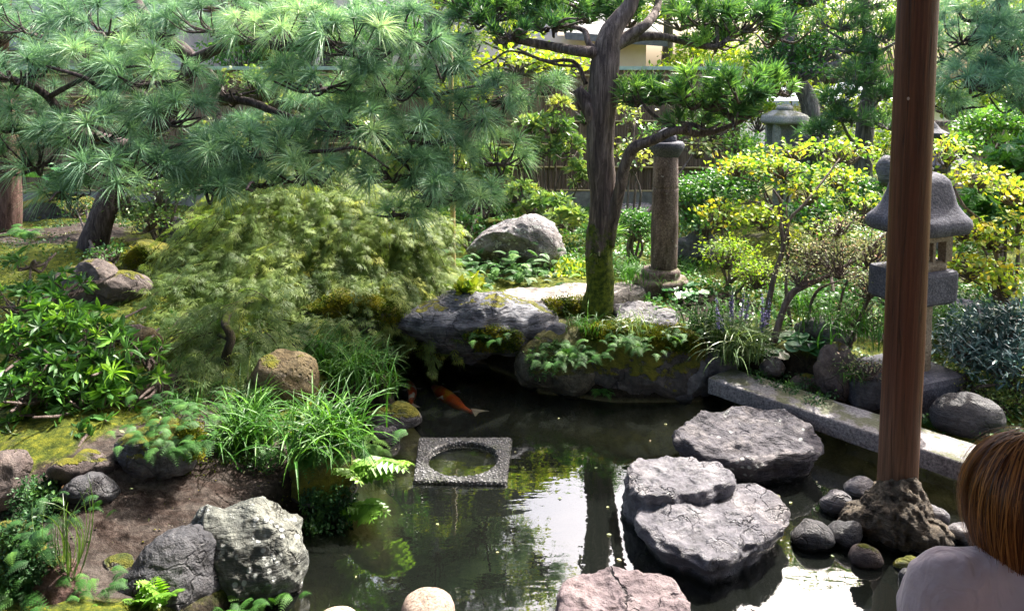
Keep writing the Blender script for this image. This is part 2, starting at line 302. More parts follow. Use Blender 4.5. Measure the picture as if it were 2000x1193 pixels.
M['pine'] = leaf_mat('pine_needles', [(0.0, (0.10, 0.19, 0.13)), (0.4, (0.19, 0.33, 0.21)), (0.75, (0.31, 0.47, 0.30)), (1.0, (0.46, 0.58, 0.34))], 0.45, 0.35, 0.35, (1.15, 1.25, .7))
M['pine_far'] = leaf_mat('pine_needles_far', [(0.0, (0.09, 0.2, 0.15)), (0.5, (0.18, 0.33, 0.22)), (1.0, (0.34, 0.48, 0.3))], 0.4, 0.3, 0.5, (1.1,1.2,.8))
M['maki'] = leaf_mat('maki_leaves', [(0.0, (0.045, 0.12, 0.06)), (0.5, (0.1, 0.22, 0.09)), (1.0, (0.25, 0.42, 0.12))], 0.3, 0.35, 0.6)
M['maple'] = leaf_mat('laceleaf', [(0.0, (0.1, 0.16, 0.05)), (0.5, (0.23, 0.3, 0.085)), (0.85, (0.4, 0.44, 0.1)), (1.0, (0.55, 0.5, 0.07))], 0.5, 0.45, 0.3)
M['rhodo'] = leaf_mat('glossy_leaves', [(0.0, (0.035, 0.1, 0.028)), (0.55, (0.09, 0.21, 0.055)), (0.85, (0.18, 0.37, 0.06)), (1.0, (0.3, 0.52, 0.06))], 0.42, 0.3, 0.35)
M['grass'] = leaf_mat('strap_leaves', [(0.0, (0.02, 0.075, 0.012)), (0.6, (0.055, 0.17, 0.022)), (1.0, (0.15, 0.33, 0.04))], 0.45, 0.3, 0.3)
M['grass_pale'] = leaf_mat('pale_strap', [(0.0, (0.05, 0.1, 0.03)), (0.6, (0.14, 0.22, 0.07)), (1.0, (0.38, 0.44, 0.24))], 0.35, 0.3, 0.5)
M['fern'] = leaf_mat('fern_leaves', [(0.0, (0.025, 0.085, 0.02)), (0.6, (0.065, 0.18, 0.035)), (1.0, (0.17, 0.32, 0.06))], 0.5, 0.3, 0.3)
M['fresh'] = leaf_mat('fresh_leaves', [(0.0, (0.1, 0.24, 0.03)), (1.0, (0.26, 0.46, 0.06))], 0.4, 0.4, 0.4)
M['yellow'] = leaf_mat('yellow_leaves', [(0.0, (0.14, 0.28, 0.06)), (0.5, (0.33, 0.44, 0.07)), (0.85, (0.58, 0.56, 0.08)), (1.0, (0.7, 0.5, 0.06))], 0.45, 0.4, 0.4)
M['green'] = leaf_mat('green_leaves', [(0.0, (0.035, 0.11, 0.03)), (0.6, (0.08, 0.22, 0.05)), (1.0, (0.2, 0.36, 0.06))], 0.35, 0.35, 0.5)
M['lime'] = leaf_mat('lime_leaves', [(0.0, (0.09, 0.17, 0.03)), (0.5, (0.22, 0.34, 0.04)), (1.0, (0.5, 0.5, 0.06))], 0.45, 0.45, 0.4)
M['palegreen'] = leaf_mat('pale_leaves', [(0.0, (0.09, 0.18, 0.06)), (0.5, (0.22, 0.32, 0.12)), (1.0, (0.52, 0.5, 0.16))], 0.35, 0.35, 0.5)
M['bluegreen'] = leaf_mat('blue_leaves', [(0.0, (0.03, 0.08, 0.075)), (0.6, (0.07, 0.15, 0.16)), (1.0, (0.15, 0.24, 0.26))], 0.3, 0.15, 0.6, (1, 1, 0.9))
M['round'] = leaf_mat('round_leaves', [(0.0, (0.03, 0.1, 0.04)), (0.7, (0.07, 0.2, 0.07)), (1.0, (0.22, 0.38, 0.22))], 0.25, 0.2, 0.6)
M['bud'] = leaf_mat('small_pale_leaves', [(0.0, (0.17, 0.22, 0.09)), (0.5, (0.38, 0.4, 0.2)), (0.85, (0.55, 0.5, 0.3)), (1.0, (0.55, 0.3, 0.22))], 0.5, 0.3, 0.3, (1, .9, .7))
M['flower'] = leaf_mat('lilac_flowers', [(0.0, (0.16, 0.13, 0.34)), (1.0, (0.4, 0.34, 0.6))], 0.5, 0.3, 0.2, (1, 1, 1))
M['mossleaf'] = leaf_mat('moss_tips', [(0.0, (0.03, 0.06, 0.008)), (0.6, (0.12, 0.15, 0.012)), (1.0, (0.26, 0.22, 0.02))], 0.8, 0.3, 0.1)
M['creeper'] = leaf_mat('creeper_leaves', [(0.0, (0.02, 0.06, 0.02)), (0.7, (0.05, 0.13, 0.045)), (1.0, (0.12, 0.24, 0.06))], 0.45, 0.25, 0.3)
# ------------------------------------------------------------------ terrain
CT = [(350,980,.24),(100,1000,.3),(60,1190,.3),(250,1120,.12),(480,1150,.02),(300,870,.36),(420,850,.36),(100,800,.45),(560,900,.2),(560,1000,.1),(200,700,.5),(400,700,.46),(560,760,.36),(660,760,.25),(700,700,.3),
(100,560,.62),(300,560,.6),(50,470,.68),(300,450,.72),(130,455,.66),(600,600,.5),(700,590,.44),(800,600,.42),(900,560,.42),(1000,590,.4),(1150,620,.36),(1150,560,.4),(1300,560,.4),(1400,620,.34),
(1380,670,.28),(1500,620,.36),(1480,690,.28),(1600,560,.42),(1600,660,.38),(1700,700,.22),(1900,700,.24),(1830,830,.08),(1990,830,.14),(1900,600,.5),(1300,430,.5),(900,430,.5),(1600,450,.55),(1950,450,.6),(1250,600,.36)]
cp = np.array([pz(*c) for c in CT])
cp = np.vstack([cp, [[-9, 9.9, .5], [-4, 9.9, .5], [0, 9.9, .42], [4, 9.9, .5], [9, 12, .6], [-9, 4, .5], [-6, 2, .4], [7, 5, .4], [7, 2, .2], [0, 16, .5], [-12, 16, .5], [12, 16, .5]]])
pond_px = [(560,1215),(585,1190),(590,1100),(600,1045),(680,1035),(745,980),(745,900),(700,870),(715,840),(790,850),(815,800),(790,770),(760,740),(730,700),(850,700),(960,735),(1040,780),(1200,800),(1400,800),(1420,765),(1700,868),(1880,935),(2300,1090)]
pond = [pz(a, b, 0)[:2] for a, b in pond_px] + [np.array(q) for q in ((5.5, 2.2), (5.5, 1.2), (-1.3, 1.2), (-1.2, 2.5))]
pond = np.array(pond)
def sdist(X, Y):                        # signed distance to the pond outline, negative inside
    d = np.full(X.shape, 1e9); ins = np.zeros(X.shape, bool)
    for a, b in zip(pond, np.roll(pond, -1, 0)):
        e = b - a; t = np.clip(((X - a[0]) * e[0] + (Y - a[1]) * e[1]) / (e @ e), 0, 1)
        d = np.minimum(d, np.hypot(X - a[0] - t * e[0], Y - a[1] - t * e[1]))
        c = (a[1] > Y) != (b[1] > Y)
        with np.errstate(divide='ignore', invalid='ignore'): xi = (b[0] - a[0]) * (Y - a[1]) / (b[1] - a[1] + 1e-12) + a[0]
        ins ^= c & (X < xi)
    return np.where(ins, -d, d)
def H(X, Y):
    X = np.atleast_1d(np.asarray(X, float)); Y = np.atleast_1d(np.asarray(Y, float)); w = 0; z = 0
    for x, y, h in cp:
        k = 1 / ((X - x) ** 2 + (Y - y) ** 2 + 0.06) ** 1.5; w = w + k; z = z + k * h
    z = z / w; P = np.stack([X, Y, X * 0], -1).reshape(-1, 3)
    near = np.clip(1 - (np.hypot(X, Y - 5) - 9) / 5, 0, 1)
    z = z + (0.05 * fbm(P * 1.6, 3) + 0.012 * fbm(P * 9, 3)).reshape(X.shape) * near
    s = sdist(X, Y); t = np.clip((s - 0.03) / 0.22, 0, 1); t = t * t * (3 - 2 * t)
    dd = np.clip(-s / 0.3, 0, 1); bottom = -0.16 - 0.4 * dd * np.clip(0.35 + (Y - 2.6) * 0.5 + X * 0.35, 0.0, 1)
    return bottom * (1 - t) + z * t
def on(px, py, dz=0.0):                 # where the line of sight meets the ground
    d = ray(px, py); ts = np.linspace(1.5, 16, 500) / d[1]; P = np.array([0, 0, CH]) + ts[:, None] * d
    h = H(P[:, 0], P[:, 1]); k = np.argmax(P[:, 2] < h + dz); return P[k] if P[k, 2] < h[k] + dz + 1e-6 else P[-1]
def axis(lo, hi, st, far):
    m = np.arange(lo, hi, st); e = []; x = hi; s = st
    while x < far: e.append(x); s *= 1.35; x += s
    b = []; x = lo - st; s = st
    while x > -far: b.append(x); s *= 1.35; x -= s
    return np.array(b[::-1] + list(m) + e)
gx = axis(-6, 7, 0.04, 400); gy = axis(1.0, 11, 0.04, 400); GX, GY = np.meshgrid(gx, gy, indexing='xy')
GZ = H(GX, GY)
ny, nx = GX.shape; i, j = np.meshgrid(np.arange(ny - 1), np.arange(nx - 1), indexing='ij')
F = np.stack([i * nx + j, i * nx + j + 1, (i + 1) * nx + j + 1, (i + 1) * nx + j], -1).reshape(-1, 4)
zone = np.zeros(GX.size); P2 = np.stack([GX.ravel(), GY.ravel()], 1)     # bare earth where the photo shows it
for (px, py, r) in ((350, 980, .42), (200, 990, .3), (450, 960, .3), (130, 1020, .3), (1400, 610, .25), (130, 455, .45), (60, 455, .4), (1700, 620, .3), (230,1080,.2), (420,760,.25)):
    c = on(px, py)[:2]; zone = np.maximum(zone, np.clip(1.6 - np.hypot(P2[:, 0] - c[0], (P2[:, 1] - c[1])) / r, 0, 1))
t = NT('ground'); p = t.pos(); a = t.noise(p, 3.0, 8, 0.7, 0.5); b = t.noise(p, 28, 6, 0.75); z_ = t.attr()
moss = t.ramp(b, [(0.35, (0.02, 0.034, 0.006)), (0.5, (0.07, 0.09, 0.012)), (0.68, (0.2, 0.2, 0.02))])
soil = t.mix(t.ramp(t.noise(t.pos((1.2, 4, 4), (0, 0, .5)), 3.0, 7, .7), [(0.42, 0.0), (0.6, 0.7)]), t.ramp(b, [(0.35, (0.014, 0.009, 0.007)), (0.52, (0.042, 0.029, 0.024)), (0.66, (0.095, 0.072, 0.062))]), t.ramp(b, [(0.35, (0.035, 0.03, 0.027)), (0.6, (0.12, 0.105, 0.095))]))
k = t.ramp(t.math('ADD', t.math('MULTIPLY', z_, 0.55), a), [(0.56, 0.0), (0.68, 1.0)]); col = t.mix(k, moss, soil); col = t.mix(t.ramp(t.upz(), [(0.62, 1.0), (0.85, 0.0)]), col, t.ramp(b, [(0.4, (0.012, 0.01, 0.007)), (0.65, (0.05, 0.04, 0.028))]))
g = t.n('ShaderNodeNewGeometry'); sx = t.n('ShaderNodeSeparateXYZ'); t.l(g.outputs['Position'], sx.inputs[0])
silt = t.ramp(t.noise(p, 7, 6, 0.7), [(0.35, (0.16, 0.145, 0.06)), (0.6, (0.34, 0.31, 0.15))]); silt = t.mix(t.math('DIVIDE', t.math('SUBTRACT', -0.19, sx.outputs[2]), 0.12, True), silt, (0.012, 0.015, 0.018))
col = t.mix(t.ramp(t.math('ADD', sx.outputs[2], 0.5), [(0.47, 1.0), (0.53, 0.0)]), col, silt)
h = t.math('ADD', b, t.math('MULTIPLY', t.noise(p, 150, 3, 0.8), 0.5))
M['ground'] = t.out(t.bsdf(col, 0.9, 0.15, t.bump(h, 0.9, 0.02)))
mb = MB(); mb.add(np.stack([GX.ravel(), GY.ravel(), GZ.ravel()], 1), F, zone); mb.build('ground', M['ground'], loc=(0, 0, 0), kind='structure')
# water
t = NT('water'); p = t.pos((1, 1, 1)); n = t.noise(t.pos((1.0, 2.2, 1)), 3.2, 3, 0.5, 0.3); n2 = t.noise(t.pos((1, 2.4, 1)), 14, 2, 0.5)
hh = t.math('ADD', n, t.math('MULTIPLY', n2, 0.1)); bp = t.bump(hh, 0.075, 0.02)
gl = t.n('ShaderNodeBsdfGlossy'); gl.inputs['Roughness'].default_value = 0.015; gl.inputs['Color'].default_value = (1, 1, 1, 1); t.l(bp, gl.inputs['Normal'])
tr = t.n('ShaderNodeBsdfTransparent'); tr.inputs[0].default_value = (0.86, 0.89, 0.76, 1)
fr = t.n('ShaderNodeFresnel'); fr.inputs['IOR'].default_value = 2.1; t.l(bp, fr.inputs['Normal'])
ms = t.n('ShaderNodeMixShader'); t.l(fr.outputs[0], ms.inputs[0]); t.l(tr.outputs[0], ms.inputs[1]); t.l(gl.outputs[0], ms.inputs[2])
df = t.n('ShaderNodeBsdfDiffuse'); df.inputs[0].default_value = (0.085, 0.1, 0.085, 1); m2 = t.n('ShaderNodeMixShader'); m2.inputs[0].default_value = 0.06; t.l(tr.outputs[0], m2.inputs[1]); t.l(df.outputs[0], m2.inputs[2]); t.l(m2.outputs[0], ms.inputs[1]); M['water'] = t.out(ms.outputs[0])
wx = np.linspace(-2.2, 6, 40); wy = np.linspace(1.1, 6.3, 40); WX, WY = np.meshgrid(wx, wy); i, j = np.meshgrid(np.arange(39), np.arange(39), indexing='ij')
F = np.stack([i * 40 + j, i * 40 + j + 1, (i + 1) * 40 + j + 1, (i + 1) * 40 + j], -1).reshape(-1, 4)
MB().add(np.stack([WX.ravel(), WY.ravel(), WX.ravel() * 0], 1), F).build('water', M['water'], loc=(0, 0, 0), kind='structure')

# ------------------------------------------------------------------ rocks
_ico = {}
def ico(sub):
    if sub in _ico: return _ico[sub]
    import bmesh
    b = bmesh.new(); bmesh.ops.create_icosphere(b, subdivisions=sub, radius=1.0)
    V = np.array([v.co[:] for v in b.verts]); b.verts.index_update(); F = np.array([[v.index for v in f.verts] for f in b.faces]); b.free(); _ico[sub] = (V, F); return _ico[sub]
def rock_mesh(outline, zb, seed, depth=0.9, sub=5, amp=0.06, cuts=7, pw=2.6, Y=None, fr=1.0, terr=0.0):
    # a boulder with the outline seen in the photo, at its real distance and with real depth
    o = np.array(outline, float); pc = (o.max(0) + o.min(0)) / 2; w = (o[:, 0].max() - o[:, 0].min())
    base = pz(pc[0], o[:, 1].max(), zb); Yb = base[1] if Y is None else Y; hw = w / 2 / FPX * Yb; dp = hw * depth
    Yc = Yb + dp * 0.4; c = at(pc[0], pc[1], Yc); vdir = nrm(c - np.array([0, 0, CH])); right = np.array([1., 0, 0]); right = nrm(right - vdir * (right @ vdir)); up = np.cross(right, vdir)
    q = []
    for a in o:
        d = ray(*a); tt = ((c - [0, 0, CH]) @ vdir) / (d @ vdir); pnt = np.array([0, 0, CH]) + d * tt - c; q.append([pnt @ right, pnt @ up])
    q = np.array(q); th = np.arctan2(q[:, 1], q[:, 0]); rr = np.hypot(q[:, 0], q[:, 1]); k = np.argsort(th); th = th[k]; rr = rr[k]
    V, F = ico(sub); V = V.copy(); r = rg(seed)
    for _ in range(cuts):
        n = nrm(r.normal(size=3)); hgt = r.uniform(0.72, 0.92); e = np.maximum(0, V @ n - hgt); V -= e[:, None] * n * 0.9
    V *= 1.06
    rho = np.hypot(V[:, 0], V[:, 2]); dd = np.abs(V[:, 1]); L = np.linalg.norm(V, axis=1)
    nn = (rho ** pw + dd ** pw) ** (1 / pw); f = L / np.maximum(nn, 1e-6); V = V * f[:, None]
    T = np.arctan2(V[:, 2], V[:, 0]); ro = np.interp(T, np.concatenate([th - 2 * np.pi, th, th + 2 * np.pi]), np.tile(rr, 3))
    rho = np.hypot(V[:, 0], V[:, 2]); x = np.cos(T) * rho * ro; z = np.sin(T) * rho * ro; y = V[:, 1] * dp
    W = c + x[:, None] * right + z[:, None] * up + y[:, None] * vdir; s = hw
    D = nrm(W - c); n1 = fbm(W / s * 1.3 * fr + seed * 3.1, 5); n2 = fbm(W / s * 3.0 * fr + seed, 4, True)
    W = W + D * (n1 * amp + n2 * amp * 0.45)[:, None] * s
    if terr:
        st = fbm(W / s * np.array([.8, .8, 4]) + seed, 3); W = W + D * (np.round(st * 4) / 4)[:, None] * terr * s
    return W, F, c
def rock(name, label, outline, zb, mat, seed=1, cat='rock', group=None, parts=None, **k):
    W, F, c = rock_mesh(outline, zb, seed, **k); o = MB().add(W, F).build(name, M[mat]); return tag(o, label, cat, group)
def slab_mesh(outline, zt, thick, seed, bevel=0.05, under=0.8, amp=0.02, tilt=(0, 0), terr=0.012, zbot=None):
    q = np.array([pz(a, b, zt)[:2] for a, b in outline]); c = q.mean(0); d = q - c; th = np.arctan2(d[:, 1], d[:, 0]); rr = np.hypot(d[:, 0], d[:, 1]); k = np.argsort(th); th = th[k]; rr = rr[k]
    na = 144; A = np.arange(na) / na * 2 * np.pi - np.pi; ro = np.interp(A, np.concatenate([th - 2 * np.pi, th, th + 2 * np.pi]), np.tile(rr, 3)); ro = (np.roll(ro, 1) + ro * 2 + np.roll(ro, -1)) / 4
    prof = [(t_, 0.0) for t_ in np.linspace(0.02, 0.9, 26)]; prof += [(1 - 0.1 * (1 - math.sin(a_)), -bevel * (1 - math.cos(a_))) for a_ in np.linspace(0.15, 1.57, 7)]
    for t_ in np.linspace(0.06, 1, 16): prof.append((1 - (1 - under) * t_ ** .65 + 0.03 * math.sin(t_ * 5), -bevel - (thick - bevel) * t_))
    V = []
    for s_, z_ in prof: V.append(np.stack([c[0] + np.cos(A) * ro * s_, c[1] + np.sin(A) * ro * s_, np.full(na, zt + z_)], 1))
    V = np.concatenate(V); m = len(prof); rad = rr.mean(); top = np.clip(1 - (zt - V[:, 2]) / bevel, 0, 1)
    V[:, 2] += (V[:, 0] - c[0]) * tilt[0] + (V[:, 1] - c[1]) * tilt[1]
    n1 = fbm(V * 5 + seed, 5); n2 = fbm(V * np.array([9, 9, 20]) + seed * 2, 4, True); out = nrm(np.stack([V[:, 0] - c[0], V[:, 1] - c[1], V[:, 0] * 0], 1))
    V[:, 2] += (n1 * amp + (np.round(n1 * 3 + n2 * .6) / 3) * terr) * (0.35 + 0.65 * top) + n2 * amp * .35; V += out * ((n1 * amp + n2 * amp * .8) * (1 - 0.6 * top))[:, None]
    i, j = np.meshgrid(np.arange(m - 1), np.arange(na), indexing='ij'); j2 = (j + 1) % na
    F = np.stack([i * na + j, i * na + j2, (i + 1) * na + j2, (i + 1) * na + j], -1).reshape(-1, 4)[:, ::-1]
    n = m * na; V = np.vstack([V, V[:na].mean(0), V[-na:].mean(0)]); cap = np.array([[n, k_, (k_ + 1) % na] for k_ in range(na)] + [[n + 1, (m - 1) * na + (k_ + 1) % na, (m - 1) * na + k_] for k_ in range(na)])
    return V, [F, cap]
def slab(name, label, outline, zt, thick, mat, seed=1, cat='stone', group=None, **k):
    V, F = slab_mesh(outline, zt, thick, seed, **k); return tag(MB().add(V, F).build(name, M[mat]), label, cat, group)

G1 = 'stepping stones across the pond'
slab('stepping_stone', 'broad flat grey stepping stone furthest from the viewer, dappled with sun, near the granite beam', [(1314,838),(1345,812),(1420,800),(1480,789),(1530,800),(1590,838),(1610,862),(1595,880),(1520,890),(1440,893),(1370,882),(1320,860)], .17, .5, 'rock_flat', 3, group=G1, under=.5, amp=.022)
V1, F1 = slab_mesh([(1238,1000),(1262,965),(1340,950),(1440,935),(1500,948),(1535,985),(1540,1010),(1515,1040),(1460,1065),(1385,1098),(1345,1078),(1262,1040),(1236,1015)], .14, .5, 11, under=.4, amp=.022, terr=.012, bevel=.04)
W1, F2 = slab_mesh([(1220,915),(1248,896),(1330,897),(1400,901),(1436,925),(1440,940),(1400,946),(1330,958),(1262,966),(1232,945)], .2, .5, 5, under=.9, amp=.02, bevel=.06)
m_ = MB(); m_.add(V1, F1); m_.add(W1, F2); tag(m_.build('stepping_stone', M['rock_step']), 'pale wrinkled stepping stone with a raised ridge along its far edge', 'stone', G1)
slab('stepping_stone', 'pinkish cracked stepping stone cut off by the bottom edge of the photo', [(1088,1180),(1098,1135),(1150,1118),(1230,1115),(1320,1122),(1342,1150),(1340,1200),(1300,1290),(1150,1290),(1085,1230)], .2, .5, 'rock_pink', 8, group=G1, under=.6, amp=.016, terr=.014)
for lab, cx, cy, rx, ry in (('round granite stepping stone standing whole in the bottom centre of the pond', 836, 1172, 56, 34), ('round granite stepping stone of which only a low arc shows at the bottom edge', 657, 1207, 50, 30)):
    c = pz(cx, cy, .1); rr = rx / FPX * c[1]; mb = MB(); lathe(mb, [(rr * .96, -.42), (rr, -.2), (rr * 1.01, -.03), (rr * .97, .0), (rr * .88, .022), (rr * .7, .034), (rr * .4, .042), (.01, .045)], (c[0], c[1], .07), 48, rough=.004)
    tag(mb.build('stepping_stone', M['stump_granite']), lab, 'stone', 'round granite stepping stones')
B = 'boulders along the far bank of the pond'
rock('boulder', 'long grey slab boulder overhanging the far bank, moss on its lower face', [(800,610),(850,585),(940,577),(1010,590),(1070,615),(1085,650),(1040,678),(960,690),(880,685),(830,665),(780,640)], .17, 'rock_slab', 21, depth=.75, sub=6, amp=.07, terr=.02, group=B)
rock('boulder', 'dark low boulder in the shade beneath the long slab boulder', [(880,680),(940,676),(1010,685),(1050,720),(1040,765),(970,740),(900,712)], -.02, 'rock_mossy', 22, depth=.35, Y=5.5, amp=.07, group=B, cuts=4)
rock('boulder', 'rounded mossy boulder at the water edge, ferns growing over its face', [(1010,700),(1040,665),(1090,645),(1150,655),(1170,700),(1165,750),(1130,772),(1070,775),(1020,750)], -.03, 'rock_tan', 23, depth=.8, sub=6, group=B)
rock('boulder', 'large boulder with a thick green and gold moss cap right of the pond centre', [(1120,640),(1180,628),(1260,630),(1340,642),(1368,665),(1372,700),(1350,760),(1280,772),(1200,765),(1140,740),(1120,690)], -.03, 'rock_moss', 24, depth=.75, sub=6, cuts=8, group=B)
rock('boulder', 'cracked blue grey boulder at the corner where the granite beam starts', [(1210,750),(1265,700),(1340,675),(1388,690),(1412,730),(1408,768),(1370,788),(1290,784),(1225,772)], -.04, 'rock_crack', 25, depth=.55, Y=5.0, sub=6, group=B)
rock('boulder', 'small pale angular stone wedged between the two mossy boulders', [(1065,655),(1085,632),(1110,640),(1110,665),(1085,675)], .3, 'rock_grey', 26, sub=4)
rock('boulder', 'great pitted boulder with white lichen standing behind the mossy lawn', [(905,490),(925,465),(970,440),(1010,430),(1070,432),(1105,465),(1112,500),(1090,525),(1020,520),(950,515)], .38, 'rock_lichen', 27, depth=.8, sub=6, amp=.06)
slab('paving_stone', 'long flat cracked stone set in the sunny moss behind the long boulder', [(960,580),(985,567),(1060,560),(1130,552),(1215,556),(1240,572),(1150,583),(1050,590)], .44, .12, 'rock_path', 31, terr=.01, amp=.01, under=.95)
slab('paving_stone', 'flat grey stone right of the big trunk foot', [(1200,590),(1235,588),(1300,600),(1325,622),(1310,636),(1250,628),(1205,606)], .42, .14, 'rock_grey', 32, terr=.01, amp=.015, under=.95)
slab('paving_stone', 'sunlit flat stone beside the stone pillar foot', [(1195,562),(1210,552),(1240,556),(1246,574),(1215,578)], .43, .1, 'rock_path', 33, amp=.008, under=.95)
slab('paving_stone', 'smooth grey slab on the bank behind the end of the granite beam', [(1352,665),(1400,660),(1435,680),(1425,700),(1390,702),(1360,690)], .27, .2, 'rock_grey', 34, amp=.01, under=.95)
rock('small_rock', 'small rounded stone with a lit top left of the lilac flowered clump', [(1348,640),(1370,632),(1410,642),(1415,658),(1380,662),(1350,655)], .3, 'rock_mossy', 35, sub=4)
rock('boulder', 'yellow brown grainy rock among the grass clumps on the left bank', [(488,720),(510,695),(570,690),(615,705),(622,740),(600,780),(560,800),(520,790),(492,760)], .28, 'rock_ochre', 36, depth=.7, amp=.04)
rock('small_rock', 'flat mossy stone lying at the water edge left of the basin', [(720,812),(760,798),(812,800),(822,820),(800,838),(750,840),(722,830)], .0, 'rock_mossy', 37, depth=.6, amp=.04)
rock('small_rock', 'dark wet stone just below the flat mossy stone left of the basin', [(722,842),(755,836),(785,845),(782,862),(745,870),(722,860)], -.02, 'rock_dark', 38, sub=4)
rock('boulder', 'big blue green boulder with white lichen spots in the bottom left foreground', [(375,1050),(385,1010),(410,992),(440,1000),(470,995),(560,992),(592,1010),(594,1060),(582,1120),(560,1185),(500,1200),(440,1190),(400,1150),(378,1100)], -.08, 'rock_green', 40, depth=.75, sub=6, amp=.09, cuts=9, terr=.02)
rock('boulder', 'smooth dark slate rock leaning against the left side of the lichen boulder', [(225,1165),(262,1110),(300,1062),(350,1035),(395,1030),(440,1100),(450,1180),(400,1210),(300,1215),(235,1205)], -.02, 'rock_dark', 41, depth=.7, sub=6, amp=.05, cuts=8)
rock('boulder', 'fern topped rock with a grey pointed side behind the bare earth', [(225,870),(260,842),(290,835),(350,820),(390,835),(392,880),(370,915),(300,930),(262,930),(235,900)], .27, 'rock_mossy', 42, depth=.7, amp=.08, sub=6)
rock('boulder', 'dark rounded rock at the upper edge of the bare earth', [(118,970),(130,945),(165,930),(215,935),(232,960),(200,985),(150,990)], .26, 'rock_dark', 43, amp=.05)
rock('boulder', 'low brown rock in the shade of the glossy shrub', [(90,920),(140,893),(200,890),(230,910),(190,935),(120,945)], .3, 'rock_brown', 44, amp=.05)
rock('boulder', 'red brown rock in the bottom left corner with creeper on top', [(60,1150),(80,1105),(130,1090),(160,1130),(165,1200),(110,1230),(60,1210)], .1, 'rock_red', 45, amp=.05)
rock('boulder', 'creeper covered rock rising from the left edge of the photo', [(-30,1060),(0,1025),(60,1025),(85,1060),(80,1120),(40,1160),(-30,1170)], .2, 'rock_moss', 46, amp=.06)
rock('boulder', 'shaded rock on the left edge above the creeper covered rock', [(-40,930),(0,885),(50,885),(60,930),(30,980),(-40,1000)], .3, 'rock_brown', 47, amp=.06)
rock('small_rock', 'knobbly stone between the bare earth and the slate rock', [(200,1100),(225,1085),(262,1095),(258,1125),(225,1135),(202,1122)], .1, 'rock_mossy', 48, sub=4, amp=.09)
rock('small_rock', 'reddish stone below the knobbly stone at the bottom left', [(165,1160),(190,1143),(215,1150),(212,1195),(170,1200)], .05, 'rock_red', 49, sub=4)
rock('boulder', 'mossy rock under the lower edge of the fresh green ferns', [(575,880),(600,845),(645,850),(680,880),(690,960),(650,1010),(590,1000),(572,940)], -.03, 'rock_moss', 50, depth=.6, amp=.06)
rock('boulder', 'purple brown sloping rock above the glossy shrub', [(90,560),(150,520),(230,530),(290,545),(300,580),(240,600),(150,590)], .52, 'rock_brown', 51, depth=.8, amp=.05, sub=6)
rock('boulder', 'moss cushioned rock left of the weeping maple', [(228,495),(260,478),(310,475),(345,490),(350,525),(290,540),(240,535)], .55, 'rock_moss', 52, amp=.05)
rock('boulder', 'upright grey rock in shadow behind the weeping maple', [(318,430),(345,425),(350,470),(330,478),(316,460)], .66, 'rock_dark', 53, sub=4)
rock('boulder', 'low dark mossy mound behind the gravel path at the left', [(30,410),(70,385),(140,380),(190,400),(195,445),(110,452),(40,440)], .66, 'rock_moss', 54, amp=.05, Y=8.2)
rock('boulder', 'pale rock with a yellow moss spot beside the broken log', [(262,655),(285,640),(305,650),(318,675),(290,690),(260,680)], .5, 'rock_ochre', 55, sub=4)
rock('boulder', 'sunny moss mound under the right skirt of the weeping maple', [(575,608),(620,590),(700,582),(760,592),(800,602),(805,622),(740,628),(650,625),(590,620)], .4, 'rock_moss', 56, amp=.03, cuts=3)
rock('small_rock', 'rounded white spotted stone under the round leaved plants', [(1485,715),(1500,700),(1525,700),(1533,720),(1515,735),(1490,730)], .16, 'rock_lichen', 57, sub=4)
RB = 'retaining rocks behind the granite beam'
rock('retaining_rock', 'tall brown retaining rock under the thin branched shrub', [(1592,700),(1600,672),(1640,668),(1660,690),(1665,740),(1650,785),(1610,775),(1590,745)], .1, 'rock_brown', 58, group=RB, amp=.07)
rock('retaining_rock', 'dark square retaining rock left of the lantern base', [(1655,725),(1700,712),(1735,720),(1745,770),(1720,800),(1670,800),(1655,770)], .1, 'rock_dark', 59, group=RB, amp=.05)
rock('retaining_rock', 'low retaining rock half hidden below the round leaved plants', [(1545,745),(1570,730),(1600,745),(1600,772),(1560,770)], .1, 'rock_brown', 60, group=RB, sub=4)
rock('boulder', 'smooth blue grey veined boulder right of the lantern base', [(1818,800),(1835,778),(1870,770),(1920,778),(1955,800),(1960,830),(1930,848),(1860,845),(1825,830)], .12, 'rock_dark', 61, depth=.7, amp=.03, cuts=3, fr=.8)
rock('boulder', 'tan rocks in the sun behind the thin grey stems', [(1555,640),(1590,620),(1640,632),(1670,660),(1640,675),(1580,668)], .36, 'rock_lichen', 62, amp=.08)
slab('paving_stone', 'flat bluish stone right of the lantern platform', [(1860,590),(1890,580),(1930,588),(1925,602),(1880,602)], .5, .1, 'rock_grey', 63, amp=.008, under=.95)
slab('paving_stone', 'pale flat stone beside the clipped shrub behind the pillar', [(1215,402),(1245,394),(1275,400),(1270,412),(1225,414)], .6, .2, 'rock_grey', 64, amp=.01, under=.95)
rock('boulder', 'low layered grey rock right of the pillar', [(1315,470),(1340,462),(1400,472),(1420,495),(1380,505),(1320,498)], .42, 'rock_grey', 65, amp=.05)
rock('boulder', 'dark rounded rock standing beside the distant lantern', [(1560,270),(1575,255),(1600,258),(1612,290),(1605,320),(1570,330)], .7, 'rock_dark', 66, sub=4, Y=8.6)
rock('boulder', 'round grey rock peeping out left of the wooden post above the lantern roof', [(1715,318),(1728,305),(1745,308),(1770,330),(1765,360),(1735,365)], .9, 'rock_grey', 67, sub=4, Y=6.6)
PB = 'pebbles round the foot of the wooden post'
